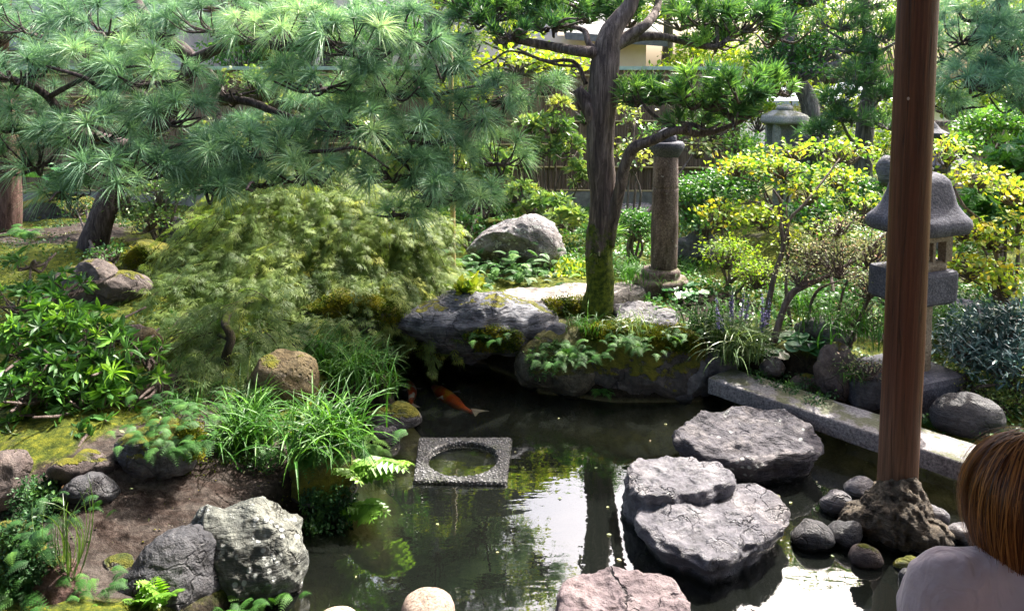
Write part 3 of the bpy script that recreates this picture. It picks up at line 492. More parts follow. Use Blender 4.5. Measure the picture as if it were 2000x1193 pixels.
for lab, o_, m, s in (('rounded grey pebble behind the other two left of the post foot', [(1648,945),(1665,935),(1700,938),(1712,955),(1700,975),(1665,978)], 'rock_grey', 70),
    ('grey pebble with a knob standing left of the post foot', [(1602,985),(1615,962),(1640,958),(1662,975),(1662,1000),(1640,1008),(1612,1002)], 'rock_grey', 71),
    ('dark wet veined pebble lowest at the left of the post foot', [(1540,1040),(1560,1020),(1590,1018),(1620,1035),(1630,1062),(1600,1075),(1555,1068)], 'rock_dark', 72),
    ('smooth dark triangular pebble in front of the post foot', [(1618,1025),(1650,1020),(1678,1022),(1676,1060),(1655,1075),(1635,1060)], 'rock_dark', 73),
    ('brown tipped pointed pebble lying in the shallow water', [(1658,1085),(1680,1062),(1700,1068),(1725,1100),(1700,1108),(1665,1100)], 'rock_brown', 74),
    ('grey pebble right of the post foot', [(1793,1000),(1805,986),(1830,990),(1855,1010),(1850,1030),(1815,1028)], 'rock_grey', 75),
    ('pale pebble nearest the person', [(1850,1035),(1870,1022),(1900,1030),(1915,1055),(1880,1065),(1855,1055)], 'rock_grey', 76),
    ('small pebble touching the right flank of the post foot', [(1775,985),(1788,975),(1798,990),(1790,1008),(1776,1002)], 'rock_grey', 77),
    ('mossy dark pebble beside the shoulder of the person', [(1745,1105),(1765,1090),(1795,1092),(1790,1120),(1755,1118)], 'rock_moss', 78),
    ('wet black pebble just left of the shoulder of the person', [(1755,1125),(1775,1110),(1800,1108),(1800,1145),(1765,1148)], 'rock_dark', 79)):
    rock('pebble', lab, o_, -.02, m, s, 'pebble', PB, sub=4, amp=.04, cuts=4)
# ------------------------------------------------------------------ stonework
# granite beam along the right side of the pond
a0, a1 = pz(1393, 702, .2), pz(1905, 884, .2); b0, b1 = pz(1411, 747, .2), pz(1898, 909, .2)
n = nrm(a1 - a0); wd = np.array([n[1], -n[0], 0]) ; p0 = b0.copy(); p0 = p0 - nrm(b1 - b0) * .1; L = 4.3; W_ = .27
nx_, ns = 160, []
V = []; prof = [(0, -.1), (0, -.012), (.004, -.004), (.014, 0), (.1, .002), (.18, .001), (W_ - .014, 0), (W_ - .004, -.004), (W_, -.012), (W_, -.1)]
dirn = nrm(b1 - b0); side = np.array([-dirn[1], dirn[0], 0])
for s_ in np.linspace(0, L, nx_):
    for w_, h_ in prof: V.append(p0 + dirn * s_ + side * w_ + [0, 0, h_])
V = np.array(V); V += (fbm(V * 14, 4) * .006)[:, None] * np.array([0.5, -.8, .5]); m = len(prof)
i, j = np.meshgrid(np.arange(nx_ - 1), np.arange(m - 1), indexing='ij'); F = np.stack([i * m + j, (i + 1) * m + j, (i + 1) * m + j + 1, i * m + j + 1], -1).reshape(-1, 4)
e0 = np.arange(m)[None]; mb = MB(); mb.add(V, [F, e0, e0 + (nx_ - 1) * m])
tag(mb.build('granite_beam', M['granite']), 'long speckled granite beam edging the right side of the pond', 'stone beam')
# square basin with a round hole
cor = [pz(*q, .02) for q in ((806, 938), (990, 942), (1000, 853), (818, 853))]; cc = np.mean(cor, 0)[:2]; q = np.array(cor)[:, :2] - cc
na = 160; A = np.arange(na) / na * 2 * np.pi; D = np.stack([np.cos(A), np.sin(A)], 1); ro = []
for d in D:
    best = 9
    for k in range(4):
        p_, r_ = q[k], q[(k + 1) % 4] - q[k]; den = d[0] * r_[1] - d[1] * r_[0]
        tt = (p_[0] * r_[1] - p_[1] * r_[0]) / den; u = (p_[0] * d[1] - p_[1] * d[0]) / den
        if tt > 0 and -1e-6 <= u <= 1 + 1e-6: best = min(best, tt)
    ro.append(best)
ro = np.array(ro); ri = 71 / FPX * cc[1]; rings = []
for kind, z_ in (('o', -.4), ('o', .004), ('o1', .018)): rings.append((ro * (1 if kind == 'o' else .985), z_))
for t_ in np.linspace(.1, .9, 6): rings.append((ro * (1 - t_) * .985 + ri * t_, .02))
rings += [(np.full(na, ri * 1.01), .018), (np.full(na, ri * .99), .008), (np.full(na, ri * .97), -.03), (np.full(na, ri * .9), -.045), (np.full(na, ri * .4), -.055)]
V = np.concatenate([np.stack([cc[0] + r_ * D[:, 0], cc[1] + r_ * D[:, 1], np.full(na, z_)], 1) for r_, z_ in rings])
V += fbm(V * 60, 3)[:, None] * .004; m = len(rings); i, j = np.meshgrid(np.arange(m - 1), np.arange(na), indexing='ij'); j2 = (j + 1) % na
F = np.stack([i * na + j, i * na + j2, (i + 1) * na + j2, (i + 1) * na + j], -1).reshape(-1, 4); n = len(V); V = np.vstack([V, [cc[0], cc[1], -.06]])
mb = MB(); mb.add(V, F[:(m - 3) * na]); mb.add(V, [F[(m - 3) * na:], np.array([[(m - 1) * na + k, (m - 1) * na + (k + 1) % na, n] for k in range(na)])], mi=1)
tag(mb.build('water_basin', [M['pebbled'], simple_mat('basin_olive_reflection', [(0.35, (0.02, 0.03, 0.008)), (0.65, (0.09, 0.11, 0.025))])]), 'square pebble surfaced stone basin with a round water filled hollow, half sunk in the pond', 'basin')  # hollow floor coloured olive to imitate the green reflection on its water
# round stone pillar
c = on(1290, 572); Yp = c[1] + .12; s = Yp / FPX
def zy(py, Y=None): return float(at(1290, py, Yp if Y is None else Y)[2])
X0 = float(at(1297, 500, Yp)[0]); t_ = thing('stone_pillar', 'old round stone pillar with a flared cap, stained dark with white lichen, on a round plinth', 'stone pillar', (X0, Yp, c[2]))
mb = MB(); lathe(mb, [(.01, c[2] - .1), (52 * s, c[2] - .1), (52 * s, zy(546)), (49 * s, zy(541)), (36 * s, zy(540)), (36 * s, zy(528)), (32 * s, zy(522)), (.01, zy(522))], (X0 - 6 * s, Yp, 0), 40, 2.6, .3, rough=.006); mb.build('plinth', M['pillar'], t_)
mb = MB(); lathe(mb, [(.01, zy(530)), (26 * s, zy(530)), (26.5 * s, zy(440)), (25.5 * s, zy(368)), (24.2 * s, zy(366)), (25.4 * s, zy(364)), (23.5 * s, zy(305)), (.01, zy(300))], (X0, Yp, 0), 40, rough=.004); mb.build('shaft', M['pillar'], t_)
mb = MB(); lathe(mb, [(.01, zy(306)), (24 * s, zy(306)), (26 * s, zy(300)), (34 * s, zy(289)), (35 * s, zy(281)), (32 * s, zy(277)), (.01, zy(275))], (X0 + s, Yp, 0), 40, rough=.006); mb.build('cap', M['lantern'], t_)
mb = MB(); lathe(mb, [(.01, zy(278)), (19 * s, zy(278)), (20 * s, zy(268)), (16 * s, zy(258)), (.01, zy(250))], (X0 + s, Yp, 0), 32, rough=.006); mb.build('finial', M['lantern'], t_)
# big stone lantern behind the post
Yl = 4.62; s = Yl / FPX; rt = R(22)
def zl(py): return float(at(1790, py, Yl)[2])
def xl(px): return float(at(px, 500, Yl)[0])
t_ = thing('stone_lantern', 'large dark stone lantern with a helmet shaped roof, standing just behind the wooden post', 'stone lantern', (xl(1790), Yl, zl(795)))
def part(nm, cx, prof, p=6, mt='lantern', seg=64, par=None, rough=.006, fr=9):
    prof = [(a_ * (.74 if p >= 7 else .9 if p >= 5 else 1), b_) for a_, b_ in prof]
    mb = MB(); lathe(mb, [(a_ * s, zl(b_)) for a_, b_ in prof], (xl(cx), Yl, 0), seg, p, rt, rough=rough, fr=fr); return mb.build(nm, M[mt], par or t_, smooth=p < 12)
part('base', 1778, [(.01, 830), (104, 830), (108, 800), (108, 728), (104, 718), (70, 714), (.01, 713)], 14, rough=.003)
part('shaft', 1789, [(.01, 722), (34, 722), (33, 650), (32, 570), (.01, 565)], 2.2, 'lantern_tan')
part('platform', 1784, [(.01, 585), (70, 584), (79, 578), (80, 572), (80, 528), (77, 522), (.01, 519)], 12, rough=.003)
part('roof', 1790, [(.01, 456), (70, 454), (96, 448), (101, 436), (98, 424), (84, 411), (72, 396), (63, 372), (56, 352), (44, 340), (28, 335), (.01, 334)], 7, rough=.004)
part('finial', 1790, [(.01, 338), (20, 338), (24, 328), (14, 320), (20, 308), (17, 294), (.01, 284)], 2)
fb = part('firebox', 1793, [(.01, 523), (44, 523), (44, 508), (38, 503), (.01, 503)], 6, 'lantern_tan')
mb = MB(); lathe(mb, [(a_ * s, zl(b_)) for a_, b_ in ((.01, 464), (46, 464), (46, 452), (.01, 452))], (xl(1793), Yl, 0), 48, 6, rt, rough=.003)
for sx_, sy_ in ((-1, -1), (1, -1), (1, 1), (-1, 1), (0, -1), (1, 0), (0, 1), (-1, 0)):
    r_ = 33 * s; w_ = (9 if sx_ and sy_ else 3.5) * s; dx, dy = sx_ * r_, sy_ * r_; cx_ = xl(1793) + dx * math.cos(rt) - dy * math.sin(rt); cy_ = Yl + dx * math.sin(rt) + dy * math.cos(rt)
    box(mb, (cx_ - w_, cy_ - w_, zl(505)), (cx_ + w_, cy_ + w_, zl(460)), rot=rt)
mb.build('window_frame', M['lantern_tan'], fb, smooth=False)
# distant lantern
Yd = 9.0; s = Yd / FPX
def zd(py): return float(at(1530, py, Yd)[2])
t_ = thing('stone_lantern', 'distant pale mossy stone lantern with a flat cap roof, seen below the pine branches', 'stone lantern', (at(1530, 400, Yd)[0], Yd, .55))
def dpart(nm, prof, p=5, cx=1530):
    mb = MB(); lathe(mb, [(a_ * s, zd(b_) if b_ < 900 else .4) for a_, b_ in prof], (float(at(cx, 300, Yd)[0]), Yd, 0), 40, p, R(12), rough=.008); return mb.build(nm, M['lantern_far'], t_)
dpart('roof', [(.01, 243), (34, 242), (38, 238), (36, 226), (20, 216), (.01, 214)]); dpart('knob', [(.01, 217), (14, 217), (17, 211), (12, 206), (.01, 204)], 2)
mb = MB()
for dx, dy in ((-22, -22), (22, -22), (22, 22), (-22, 22)):
    x_ = float(at(1530, 300, Yd)[0]) + dx * s; box(mb, (x_ - 6 * s, Yd + dy * s - 6 * s, zd(288)), (x_ + 6 * s, Yd + dy * s + 6 * s, zd(240)))
x_ = float(at(1530, 300, Yd)[0]); box(mb, (x_ - 18 * s, Yd - 18 * s, zd(288)), (x_ + 18 * s, Yd + 18 * s, zd(241))); mb.build('firebox', M['lantern_far'], t_, smooth=False)
dpart('platform', [(.01, 308), (22, 307), (33, 298), (33, 288), (.01, 286)]); dpart('shaft', [(.01, 999), (19, 999), (17, 306), (.01, 305)], 2)
# jewel topped lantern whose roof shows right of the post
Yj = 7.2; s = Yj / FPX
def zj(py): return float(at(1830, py, Yj)[2])
xj = float(at(1822, 260, Yj)[0]); t_ = thing('stone_lantern', 'blue grey pointed lantern top showing above the yellow leaves right of the post', 'stone lantern', (xj, Yj, .5))
mb = MB(); lathe(mb, [(.01, zj(268)), (26 * s, zj(268)), (30 * s, zj(260)), (14 * s, zj(252)), (8 * s, zj(244)), (.01, zj(238))], (xj, Yj, 0), 32, 2, rough=.004); mb.build('finial', M['lantern'], t_)
mb = MB(); lathe(mb, [(.01, zj(330)), (50 * s, zj(328)), (54 * s, zj(318)), (34 * s, zj(300)), (14 * s, zj(266)), (.01, zj(265))], (xj, Yj, 0), 40, 5, .4, rough=.006); mb.build('roof', M['lantern'], t_)
mb = MB(); lathe(mb, [(.01, .4), (26 * s, .4), (24 * s, zj(326)), (.01, zj(325))], (xj, Yj, 0), 32, 4, .4, rough=.006); mb.build('shaft', M['lantern'], t_)

# ------------------------------------------------------------------ wooden post on its root shaped stone
t = NT('post_wood'); p = t.pos((40, 40, 1.3)); n_ = t.noise(p, 1.3, 8, 0.7, 0.4); n2 = t.noise(t.pos((9, 9, .7)), 1.0, 4)
col = t.ramp(n_, [(0.3, (0.03, 0.009, 0.005)), (0.5, (0.085, 0.027, 0.014)), (0.7, (0.16, 0.06, 0.032))])
g = t.n('ShaderNodeNewGeometry'); sx = t.n('ShaderNodeSeparateXYZ'); t.l(g.outputs['Position'], sx.inputs[0])
wz = t.ramp(t.math('ADD', t.math('MULTIPLY', sx.outputs[2], 0.55), t.math('MULTIPLY', n2, 0.4)), [(0.2, 1.0), (0.6, 0.0)]); col = t.mix(t.ramp(t.noise(t.pos((14, 14, .25)), 1.2, 3), [(0.45, 0.0), (0.62, 0.5)]), col, (0.17, 0.07, 0.04)); col = t.mix(wz, col, t.ramp(n_, [(0.3, (0.075, 0.036, 0.02)), (0.6, (0.2, 0.115, 0.07))]))
cr = t.ramp(t.noise(t.pos((26, 26, .35)), 1.1, 2), [(0.49, 0.0), (0.5, 1.0), (0.51, 0.0)]); col = t.mix(t.math('MULTIPLY', cr, 0.7), col, (0.012, 0.006, 0.004))
M['post'] = t.out(t.bsdf(col, 0.5, 0.25, t.bump(t.math('SUBTRACT', n_, cr), 0.6, 0.008)))
pb = at(1750, 978, 3.52); mb = MB(); zz = np.linspace(pb[2] - .06, 3.3, 26); tube(mb, [(pb[0] + .004 * math.sin(z_ * 2), 3.52, z_) for z_ in zz], [.0885 - .003 * (z_ / 3) for z_ in zz], 48, rough=.012, sub=1)
tp = thing('wooden_post', 'tall round polished brown wooden post rising out of the pond edge to the veranda roof', 'post', (pb[0], 3.52, pb[2] - .06)); mb.build('log', M['post'], tp)
kn = at(1774, 193, 3.425); W, F = ico(3); MB().add(W * [.006, .004, .008] + kn, F).build('knot', simple_mat('knot', [(0.3, (0.3, 0.22, 0.2)), (0.7, (0.5, 0.4, 0.36))]), tp)
W, F, c = rock_mesh([(1705,965),(1728,945),(1782,945),(1800,970),(1820,1010),(1858,1045),(1860,1078),(1800,1092),(1765,1095),(1715,1078),(1690,1050),(1640,1040),(1650,1000),(1685,978)], -.02, 91, depth=.85, sub=6, amp=.07, cuts=4, Y=3.36)
W += nrm(W - c) * (fbm(W * np.array([15, 15, 4]) + 3, 4, True) * .02)[:, None]
tag(MB().add(W, F).build('post_footing', M['rock_root']), 'gnarled root like brown stone that carries the wooden post', 'footing stone')

# ------------------------------------------------------------------ veranda (the viewer stands on it; its roof shades the near pond)
M['planks'] = simple_mat('planks', [(0.3, (0.1, 0.06, 0.04)), (0.7, (0.2, 0.13, 0.09))], (2, 25, 25), 0.5)
M['rooftile'] = simple_mat('rooftile', [(0.3, (0.08, 0.085, 0.095)), (0.7, (0.17, 0.175, 0.19))], (6, 6, 6), 0.6)
M['plaster'] = simple_mat('plaster', [(0.3, (0.66, 0.55, 0.5)), (0.7, (0.74, 0.64, 0.59))], (1, 1, 1), 0.9, 0.1)
t_ = thing('veranda', 'wooden veranda floor and eaves over the viewer, beside the wooden post', 'veranda', (0, 0, .5))
mb = MB()
for k in range(9): box(mb, (-5, 1.72 - k * .3 - .29, .44), (6, 1.72 - k * .3, .5))
mb.build('floor', M['planks'], t_, smooth=False); mb = MB(); box(mb, (-5, -1.0, .5), (6, -.9, 3.5)); mb.build('wall', M['plaster'], t_, smooth=False)
mb = MB(); V = np.array([[-6, -1, 4.2], [7, -1, 4.2], [7, 4.0, 3.25], [-6, 4.0, 3.25], [-6, -1, 4.3], [7, -1, 4.3], [7, 4.0, 3.35], [-6, 4.0, 3.35]]); mb.add(V, np.array([[0, 3, 2, 1], [4, 5, 6, 7], [0, 1, 5, 4], [1, 2, 6, 5], [2, 3, 7, 6], [3, 0, 4, 7]])); mb.build('roof', M['rooftile'], t_, smooth=False)

# ------------------------------------------------------------------ fence and houses
Yf = 9.9; s = Yf / FPX
def zf(py): return float(at(1000, py, Yf)[2])
M['brush'] = simple_mat('brushwood', [(0.3, (0.07, 0.045, 0.03)), (0.5, (0.17, 0.115, 0.08)), (0.7, (0.3, 0.22, 0.17))], (34, 34, 1.2), 0.8, 0.6)
M['bamboo'] = simple_mat('bamboo', [(0.3, (0.28, 0.2, 0.09)), (0.7, (0.5, 0.4, 0.2))], (2, 12, 12), 0.4, 0.1)
M['block'] = simple_mat('concrete_block', [(0.3, (0.14, 0.13, 0.12)), (0.7, (0.28, 0.27, 0.25))], (4, 4, 4), 0.9)
M['copper'] = simple_mat('copper_cap', [(0.3, (0.25, 0.33, 0.28)), (0.7, (0.4, 0.48, 0.42))], (3, 3, 3), 0.6)
t_ = thing('bamboo_fence', 'brown brushwood fence with bamboo rails on a grey block base behind the garden', 'fence', (0, Yf, .4))
x0, x1 = -9.0, 2.95; r = rg(3); N = int((x1 - x0) / .022); xs = x0 + np.arange(N) * .022 + r.normal(0, .003, N); rr = r.uniform(.009, .015, N); yo = r.normal(0, .005, N); zt = zf(137) + r.normal(0, .004, N); zb_ = zf(374)
ang = np.linspace(np.pi, 2 * np.pi, 5); V = np.stack([np.stack([xs[:, None] + np.cos(ang) * rr[:, None], Yf + yo[:, None] + np.sin(ang) * rr[:, None], np.full((N, 5), zb_)], -1), np.stack([xs[:, None] + np.cos(ang) * rr[:, None], Yf + yo[:, None] + np.sin(ang) * rr[:, None], np.repeat(zt[:, None], 5, 1)], -1)], 1).reshape(-1, 3)
b_ = (np.arange(N) * 10)[:, None, None]; q_ = np.array([[k, k + 1, k + 6, k + 5] for k in range(4)])[None]; mb = MB(); mb.add(V, (b_ + q_).reshape(-1, 4), np.repeat(r.random(N), 10))
box(mb, (x0, Yf + .012, zb_), (x1, Yf + .04, zf(138))); mb.build('brushwood_panel', M['brush'], t_)
for py in (147, 190, 236, 281, 327, 372):
    mb = MB(); P_ = [(x, Yf - .03 + .004 * math.sin(x * 3), zf(py) + .008 * math.sin(x * 1.3 + py)) for x in np.arange(x0, x1, .3)]; tube(mb, P_, [.014] * len(P_), 8, sub=1); mb.build('bamboo_rail', M['bamboo'], t_)
mb = MB(); box(mb, (x0, Yf - .05, .2), (x1, Yf + .1, zf(374))); mb.build('block_base', M['block'], t_, smooth=False)
mb = MB(); box(mb, (x0, Yf - .06, zf(137)), (x1, Yf + .09, zf(130))); mb.build('cap', M['copper'], t_, smooth=False)
def roofslab(mb, A, B, C_, D_, th=.12):
    Q = np.array([A, B, C_, D_], float); mb.add(np.vstack([Q, Q + [0, 0, th]]), np.array([[0, 3, 2, 1], [4, 5, 6, 7], [0, 1, 5, 4], [1, 2, 6, 5], [2, 3, 7, 6], [3, 0, 4, 7]]))
def X(px, Y): return float(at(px, 100, Y)[0])
def Z(py, Y): return float(at(1000, py, Y)[2])
h1 = thing('house', 'cream walled house with grey eaves beyond the fence behind the big centre tree', 'house', (0, 14, .5))
mb = MB(); box(mb, (X(800, 13.5), 13.5, .3), (X(1262, 13.5), 18, Z(70, 13.5))); box(mb, (X(560, 14), 14.2, .3), (X(1090, 14), 18.5, 4.7)); box(mb, (X(640, 14), 14.21, 4.7), (X(1000, 14), 18.4, 5.7)); mb.build('wall', M['plaster'], h1, smooth=False)
mb = MB(); zr = Z(78, 13); roofslab(mb, (X(1100, 13.5), 12.9, zr), (X(1290, 13.5), 12.9, zr - .12), (X(1290, 13.5), 17, zr + 1.1), (X(1100, 13.5), 17, zr + 1.2)); roofslab(mb, (X(800, 14), 13.6, 7.2), (X(1170, 14), 13.6, 4.55), (X(1170, 14), 19, 4.55), (X(800, 14), 19, 7.2)); roofslab(mb, (X(430, 14), 13.6, 4.55), (X(800, 14), 13.6, 7.2), (X(800, 14), 19, 7.2), (X(430, 14), 19, 4.55)); mb.build('roof', M['rooftile'], h1, smooth=False)
M['greywall'] = simple_mat('greywall', [(0.3, (0.28, 0.27, 0.3)), (0.7, (0.4, 0.38, 0.42))], (1, 1, 1), 0.9, 0.1); M['white'] = simple_mat('whitepaint', [(0.3, (0.7, 0.7, 0.7)), (0.7, (0.8, 0.8, 0.8))], (1, 1, 1), 0.5, 0.05)
h2 = thing('house', 'grey walled house with a white downpipe seen between the pine branches at top left', 'house', (X(150, 13), 13, .5))
mb = MB(); box(mb, (X(-250, 12.5), 12.5, .3), (X(352, 12.5), 17, 5.2)); mb.build('wall', M['greywall'], h2, smooth=False)
mb = MB(); tube(mb, [(X(237, 12.4), 12.42, .5), (X(237, 12.4), 12.42, 3.0), (X(237, 12.4), 12.42, 5.0)], [.045] * 3, 12); mb.build('downpipe', M['white'], h2)
mb = MB(); box(mb, (X(225, 12.4), 12.3, Z(95, 12.4)), (X(243, 12.4), 12.49, Z(82, 12.4))); mb.build('meter_box', M['white'], h2, smooth=False)
mb = MB(); roofslab(mb, (X(-250, 12), 12.0, Z(98, 12)), (X(275, 12), 12.0, Z(98, 12)), (X(275, 12), 12.49, Z(92, 12)), (X(-250, 12), 12.49, Z(92, 12)), .06); mb.build('canopy', M['rooftile'], h2, smooth=False)
mb = MB(); roofslab(mb, (X(-300, 12.5), 11.9, 5.2), (X(400, 12.5), 11.9, 5.2), (X(400, 12.5), 17, 6.6), (X(-300, 12.5), 17, 6.6)); mb.build('roof', M['rooftile'], h2, smooth=False)
h3 = thing('house', 'far off white house with a low blue grey roof seen above the distant lantern', 'house', (X(1640, 19), 19, .5))
mb = MB(); box(mb, (X(1500, 19), 19, .3), (X(1880, 19), 23, Z(207, 19))); mb.build('wall', M['white'], h3, smooth=False)
M['blueroof'] = simple_mat('blueroof', [(0.3, (0.2, 0.24, 0.32)), (0.7, (0.32, 0.37, 0.46))], (3, 20, 3), 0.5)
mb = MB(); roofslab(mb, (X(1470, 19), 18.3, Z(207, 18.3)), (X(1900, 19), 18.3, Z(207, 18.3)), (X(1900, 19), 22, Z(170, 22)), (X(1470, 19), 22, Z(170, 22))); mb.build('roof', M['blueroof'], h3, smooth=False)
mb = MB(); box(mb, (X(1585, 19), 18.95, .8), (X(1625, 19), 19.0, Z(217, 19))); mb.build('window', simple_mat('darkglass', [(0.3, (0.05, 0.06, 0.07)), (0.7, (0.08, 0.09, 0.1))], (1, 1, 1), .1), h3, smooth=False)
Yw = 10.5; t_ = thing('wooden_fence', 'short weathered wooden fence panel beyond the shrubs at the right edge', 'fence', (X(1900, Yw), Yw, .5)); mb = MB()
for k in range(26): box(mb, (X(1780, Yw) + k * .1, Yw, .4), (X(1780, Yw) + k * .1 + .092, Yw + .02, Z(236, Yw)), v=.5)
mb.build('boards', M['block'] if 0 else simple_mat('oldboard', [(0.3, (0.2, 0.15, 0.12)), (0.7, (0.38, 0.3, 0.25))], (20, 20, 2)), t_, smooth=False)
for zz_ in (Z(242, Yw), Z(300, Yw)): mb = MB(); box(mb, (X(1780, Yw), Yw - .03, zz_ - .03), (X(1780, Yw) + 2.6, Yw - .003, zz_ + .03)); mb.build('rail', M['twig'], t_, smooth=False)

# ------------------------------------------------------------------ koi
def koi(label, pts, rmax, cols):
    P = np.array([pz(a, b, -.035) for a, b in pts]); mb = MB(); prof = np.interp(np.linspace(0, 1, len(P)), [0, .12, .3, .55, .85, 1], [.35, .75, 1, .9, .35, .22]) * rmax
    t_ = thing('koi', label, 'koi', P.mean(0)); n = NT('koi_' + cols[0]); pos = n.pos(); k = n.noise(pos, cols[3], 3)
    mat = n.out(n.bsdf(n.ramp(k, [(cols[4], cols[1]), (cols[4] + .04, cols[2])]), .3, .5)); tube(mb, P, prof, 16, sub=5); mb.V[0][:, 2] = mb.V[0][:, 2] - rmax * .55; mb.build('body', mat, t_)
    fin = simple_mat('koi_fin', [(0.3, (0.35, 0.3, 0.28)), (0.7, (0.6, 0.5, 0.45))]); d = nrm(P[-1] - P[-2]); sd_ = np.array([-d[1], d[0], 0])
    def fan(nm, o, d1, d2, L):
        mb = MB(); a_ = np.linspace(0, 1, 7); e = [o + nrm(d1 * (1 - u) + d2 * u) * L * (1 - .35 * math.sin(u * math.pi)) for u in a_]; V = np.array([o] + e); V = np.vstack([V, V - [0, 0, .003]])
        mb.add(V, np.array([[0, k_ + 1, k_ + 2] for k_ in range(6)] + [[8, k_ + 10, k_ + 9] for k_ in range(6)])); mb.build(nm, fin, t_)
    fan('tail_fin', P[-1] - d * .01, d + sd_ * .55, d - sd_ * .55, rmax * 2.6); i_ = max(1, len(P) // 3)
    for sg in (1, -1): fan('side_fin', P[i_] + sd_ * sg * rmax * .8, nrm(sd_ * sg + d * .2), nrm(sd_ * sg + d * 1.3), rmax * 1.5)
    return t_
koi('large orange koi with a golden head swimming under the dark water', [(846,748),(858,757),(874,768),(890,779),(905,790),(922,798)], .048, ('orange', (0.85, 0.36, 0.02), (0.85, 0.12, 0.01), 5, .36))
koi('red and white koi beside the grass at the left of the pond', [(797,738),(801,748),(805,758),(805,768),(803,778),(806,788)], .034, ('red', (0.8, 0.1, 0.02), (0.85, 0.8, 0.75), 9, .5))

# ------------------------------------------------------------------ person sitting on the veranda edge
def voxel(o, vx, it=6):
    m = o.modifiers.new('join', 'REMESH'); m.mode = 'VOXEL'; m.voxel_size = vx; m.use_smooth_shade = True
    s_ = o.modifiers.new('soft', 'SMOOTH'); s_.iterations = it; s_.factor = .5
def ell(mb, c, r_, rot=0, sub=4):
    V, F = ico(sub); V = V * r_
    if rot: V = np.stack([V[:, 0] * math.cos(rot) - V[:, 1] * math.sin(rot), V[:, 0] * math.sin(rot) + V[:, 1] * math.cos(rot), V[:, 2]], 1)
    mb.add(V + c, F)
hd = at(2000, 965, 1.6); hx, hy, hz = hd; face = R(-8)
tper = thing('person', 'person with short auburn hair and pale lilac knit sweater, seen from behind at bottom right', 'person', (hx, hy - .1, .5))
mats = {'skin': simple_mat('skin', [(0.3, (0.5, 0.3, 0.22)), (0.7, (0.58, 0.36, 0.27))], (3, 3, 3), 0.5, 0.05)}
mb = MB(); ell(mb, (hx, hy + .01, hz + .0), (.074, .092, .112)); ell(mb, (hx, hy + .05, hz - .06), (.05, .055, .055)); ell(mb, (hx, hy + .105, hz - .02), (.013, .02, .022), sub=3)
for sg in (1, -1): ell(mb, (hx + sg * .076, hy, hz - .005), (.012, .02, .032), sub=3)
tube(mb, [(hx, hy - .01, hz - .06), (hx - .01, hy - .03, hz - .19)], [.052, .058], 20); sp = (hx - .01, hy - .05, hz - .3)
ell(mb, (sp[0], sp[1], sp[2] + .03), (.16, .1, .13)); ell(mb, (sp[0], sp[1] - .02, .78), (.135, .1, .2)); ell(mb, (sp[0], sp[1], .62), (.165, .13, .12))
sh = {}
for sg in (1, -1):
    S_ = np.array([sp[0] + sg * .185, sp[1] + .01, hz - .195]); E_ = S_ + [sg * .03, .06, -.29]; Wp = E_ + [-sg * .08, .2, -.06]; sh[sg] = (S_, E_, Wp)
    tube(mb, [sp + np.array([0, 0, .08]), S_, (S_ + E_) / 2, E_, (E_ + Wp) / 2, Wp], [.06, .055, .045, .038, .033, .024], 16)
    H_ = Wp + [-sg * .01, .05, -.01]; ell(mb, H_, (.04, .05, .018), sub=3)
    for k in range(4): f0 = H_ + [(-.03 + k * .02), .035, 0]; tube(mb, [f0, f0 + [0, .03, .002], f0 + [0, .055 + .006 * (k in (1, 2)), -.012]], [.0095, .009, .0075], 8)
    f0 = H_ + [-sg * .035, 0, 0]; tube(mb, [f0, f0 + [-sg * .025, .02, 0], f0 + [-sg * .03, .045, -.005]], [.011, .01, .008], 8)
    Kn = np.array([sp[0] + sg * .1, sp[1] + .38, .54]); tube(mb, [(sp[0] + sg * .09, sp[1] + .02, .58), Kn, Kn + [0, .04, -.2], Kn + [0, .02, -.42]], [.085, .06, .055, .038], 16); ell(mb, Kn + [0, .08, -.45], (.045, .12, .035), sub=3)
o = mb.build('body', mats['skin'], tper); voxel(o, .009, 5)
t = NT('knit'); p = t.pos(); w = t.n('ShaderNodeTexWave'); w.inputs['Scale'].default_value = 70; w.inputs['Distortion'].default_value = .6; t.l(t.pos((.2, .2, 1)), w.inputs['Vector']); nn_ = t.noise(p, 130, 3); nf = t.noise(p, 9, 4)
M['knit'] = t.out(t.bsdf(t.ramp(nf, [(0.3, (0.4, 0.32, 0.37)), (0.7, (0.5, 0.41, 0.47))]), .95, .1, t.bump(t.math('ADD', t.math('ADD', t.math('MULTIPLY', w.outputs[1], .25), t.math('MULTIPLY', nn_, .5)), t.math('MULTIPLY', t.noise(t.pos((1, 1, .5), (.4, .3, 0)), 11, 3, .6, 1.2), 7.0)), .5, .004), Sheen_Weight=.3))
mb = MB(); ell(mb, (sp[0], sp[1] - .005, sp[2] + .03), (.2, .118, .17)); ell(mb, (sp[0], sp[1] - .02, .78), (.165, .125, .24)); ell(mb, (sp[0], sp[1], .62), (.185, .15, .1)); tube(mb, [(hx - .01, hy - .05, hz - .23), (hx - .005, hy - .03, hz - .14)], [.1, .064], 24)
for sg in (1, -1):
    S_, E_, Wp = sh[sg]; tube(mb, [(sp[0] + sg * .02, sp[1], hz - .16), (sp[0] + sg * .1, sp[1], hz - .165), S_ + [sg * .0, 0, .0], (S_ + E_) / 2, E_, (E_ + Wp) / 2, Wp], [.07, .07, .07, .06, .052, .046, .038], 20)
    tube(mb, [S_ + [-.02 * sg, 0, 0], S_ + [0, 0, -.02]], [.075, .07], 20)
o = mb.build('sweater', M['knit'], tper); voxel(o, .008, 10); tx = bpy.data.textures.new('folds', 'CLOUDS'); tx.noise_scale = .12; dm = o.modifiers.new('folds', 'DISPLACE'); dm.texture = tx; dm.strength = .04; dm.texture_coords = 'LOCAL'
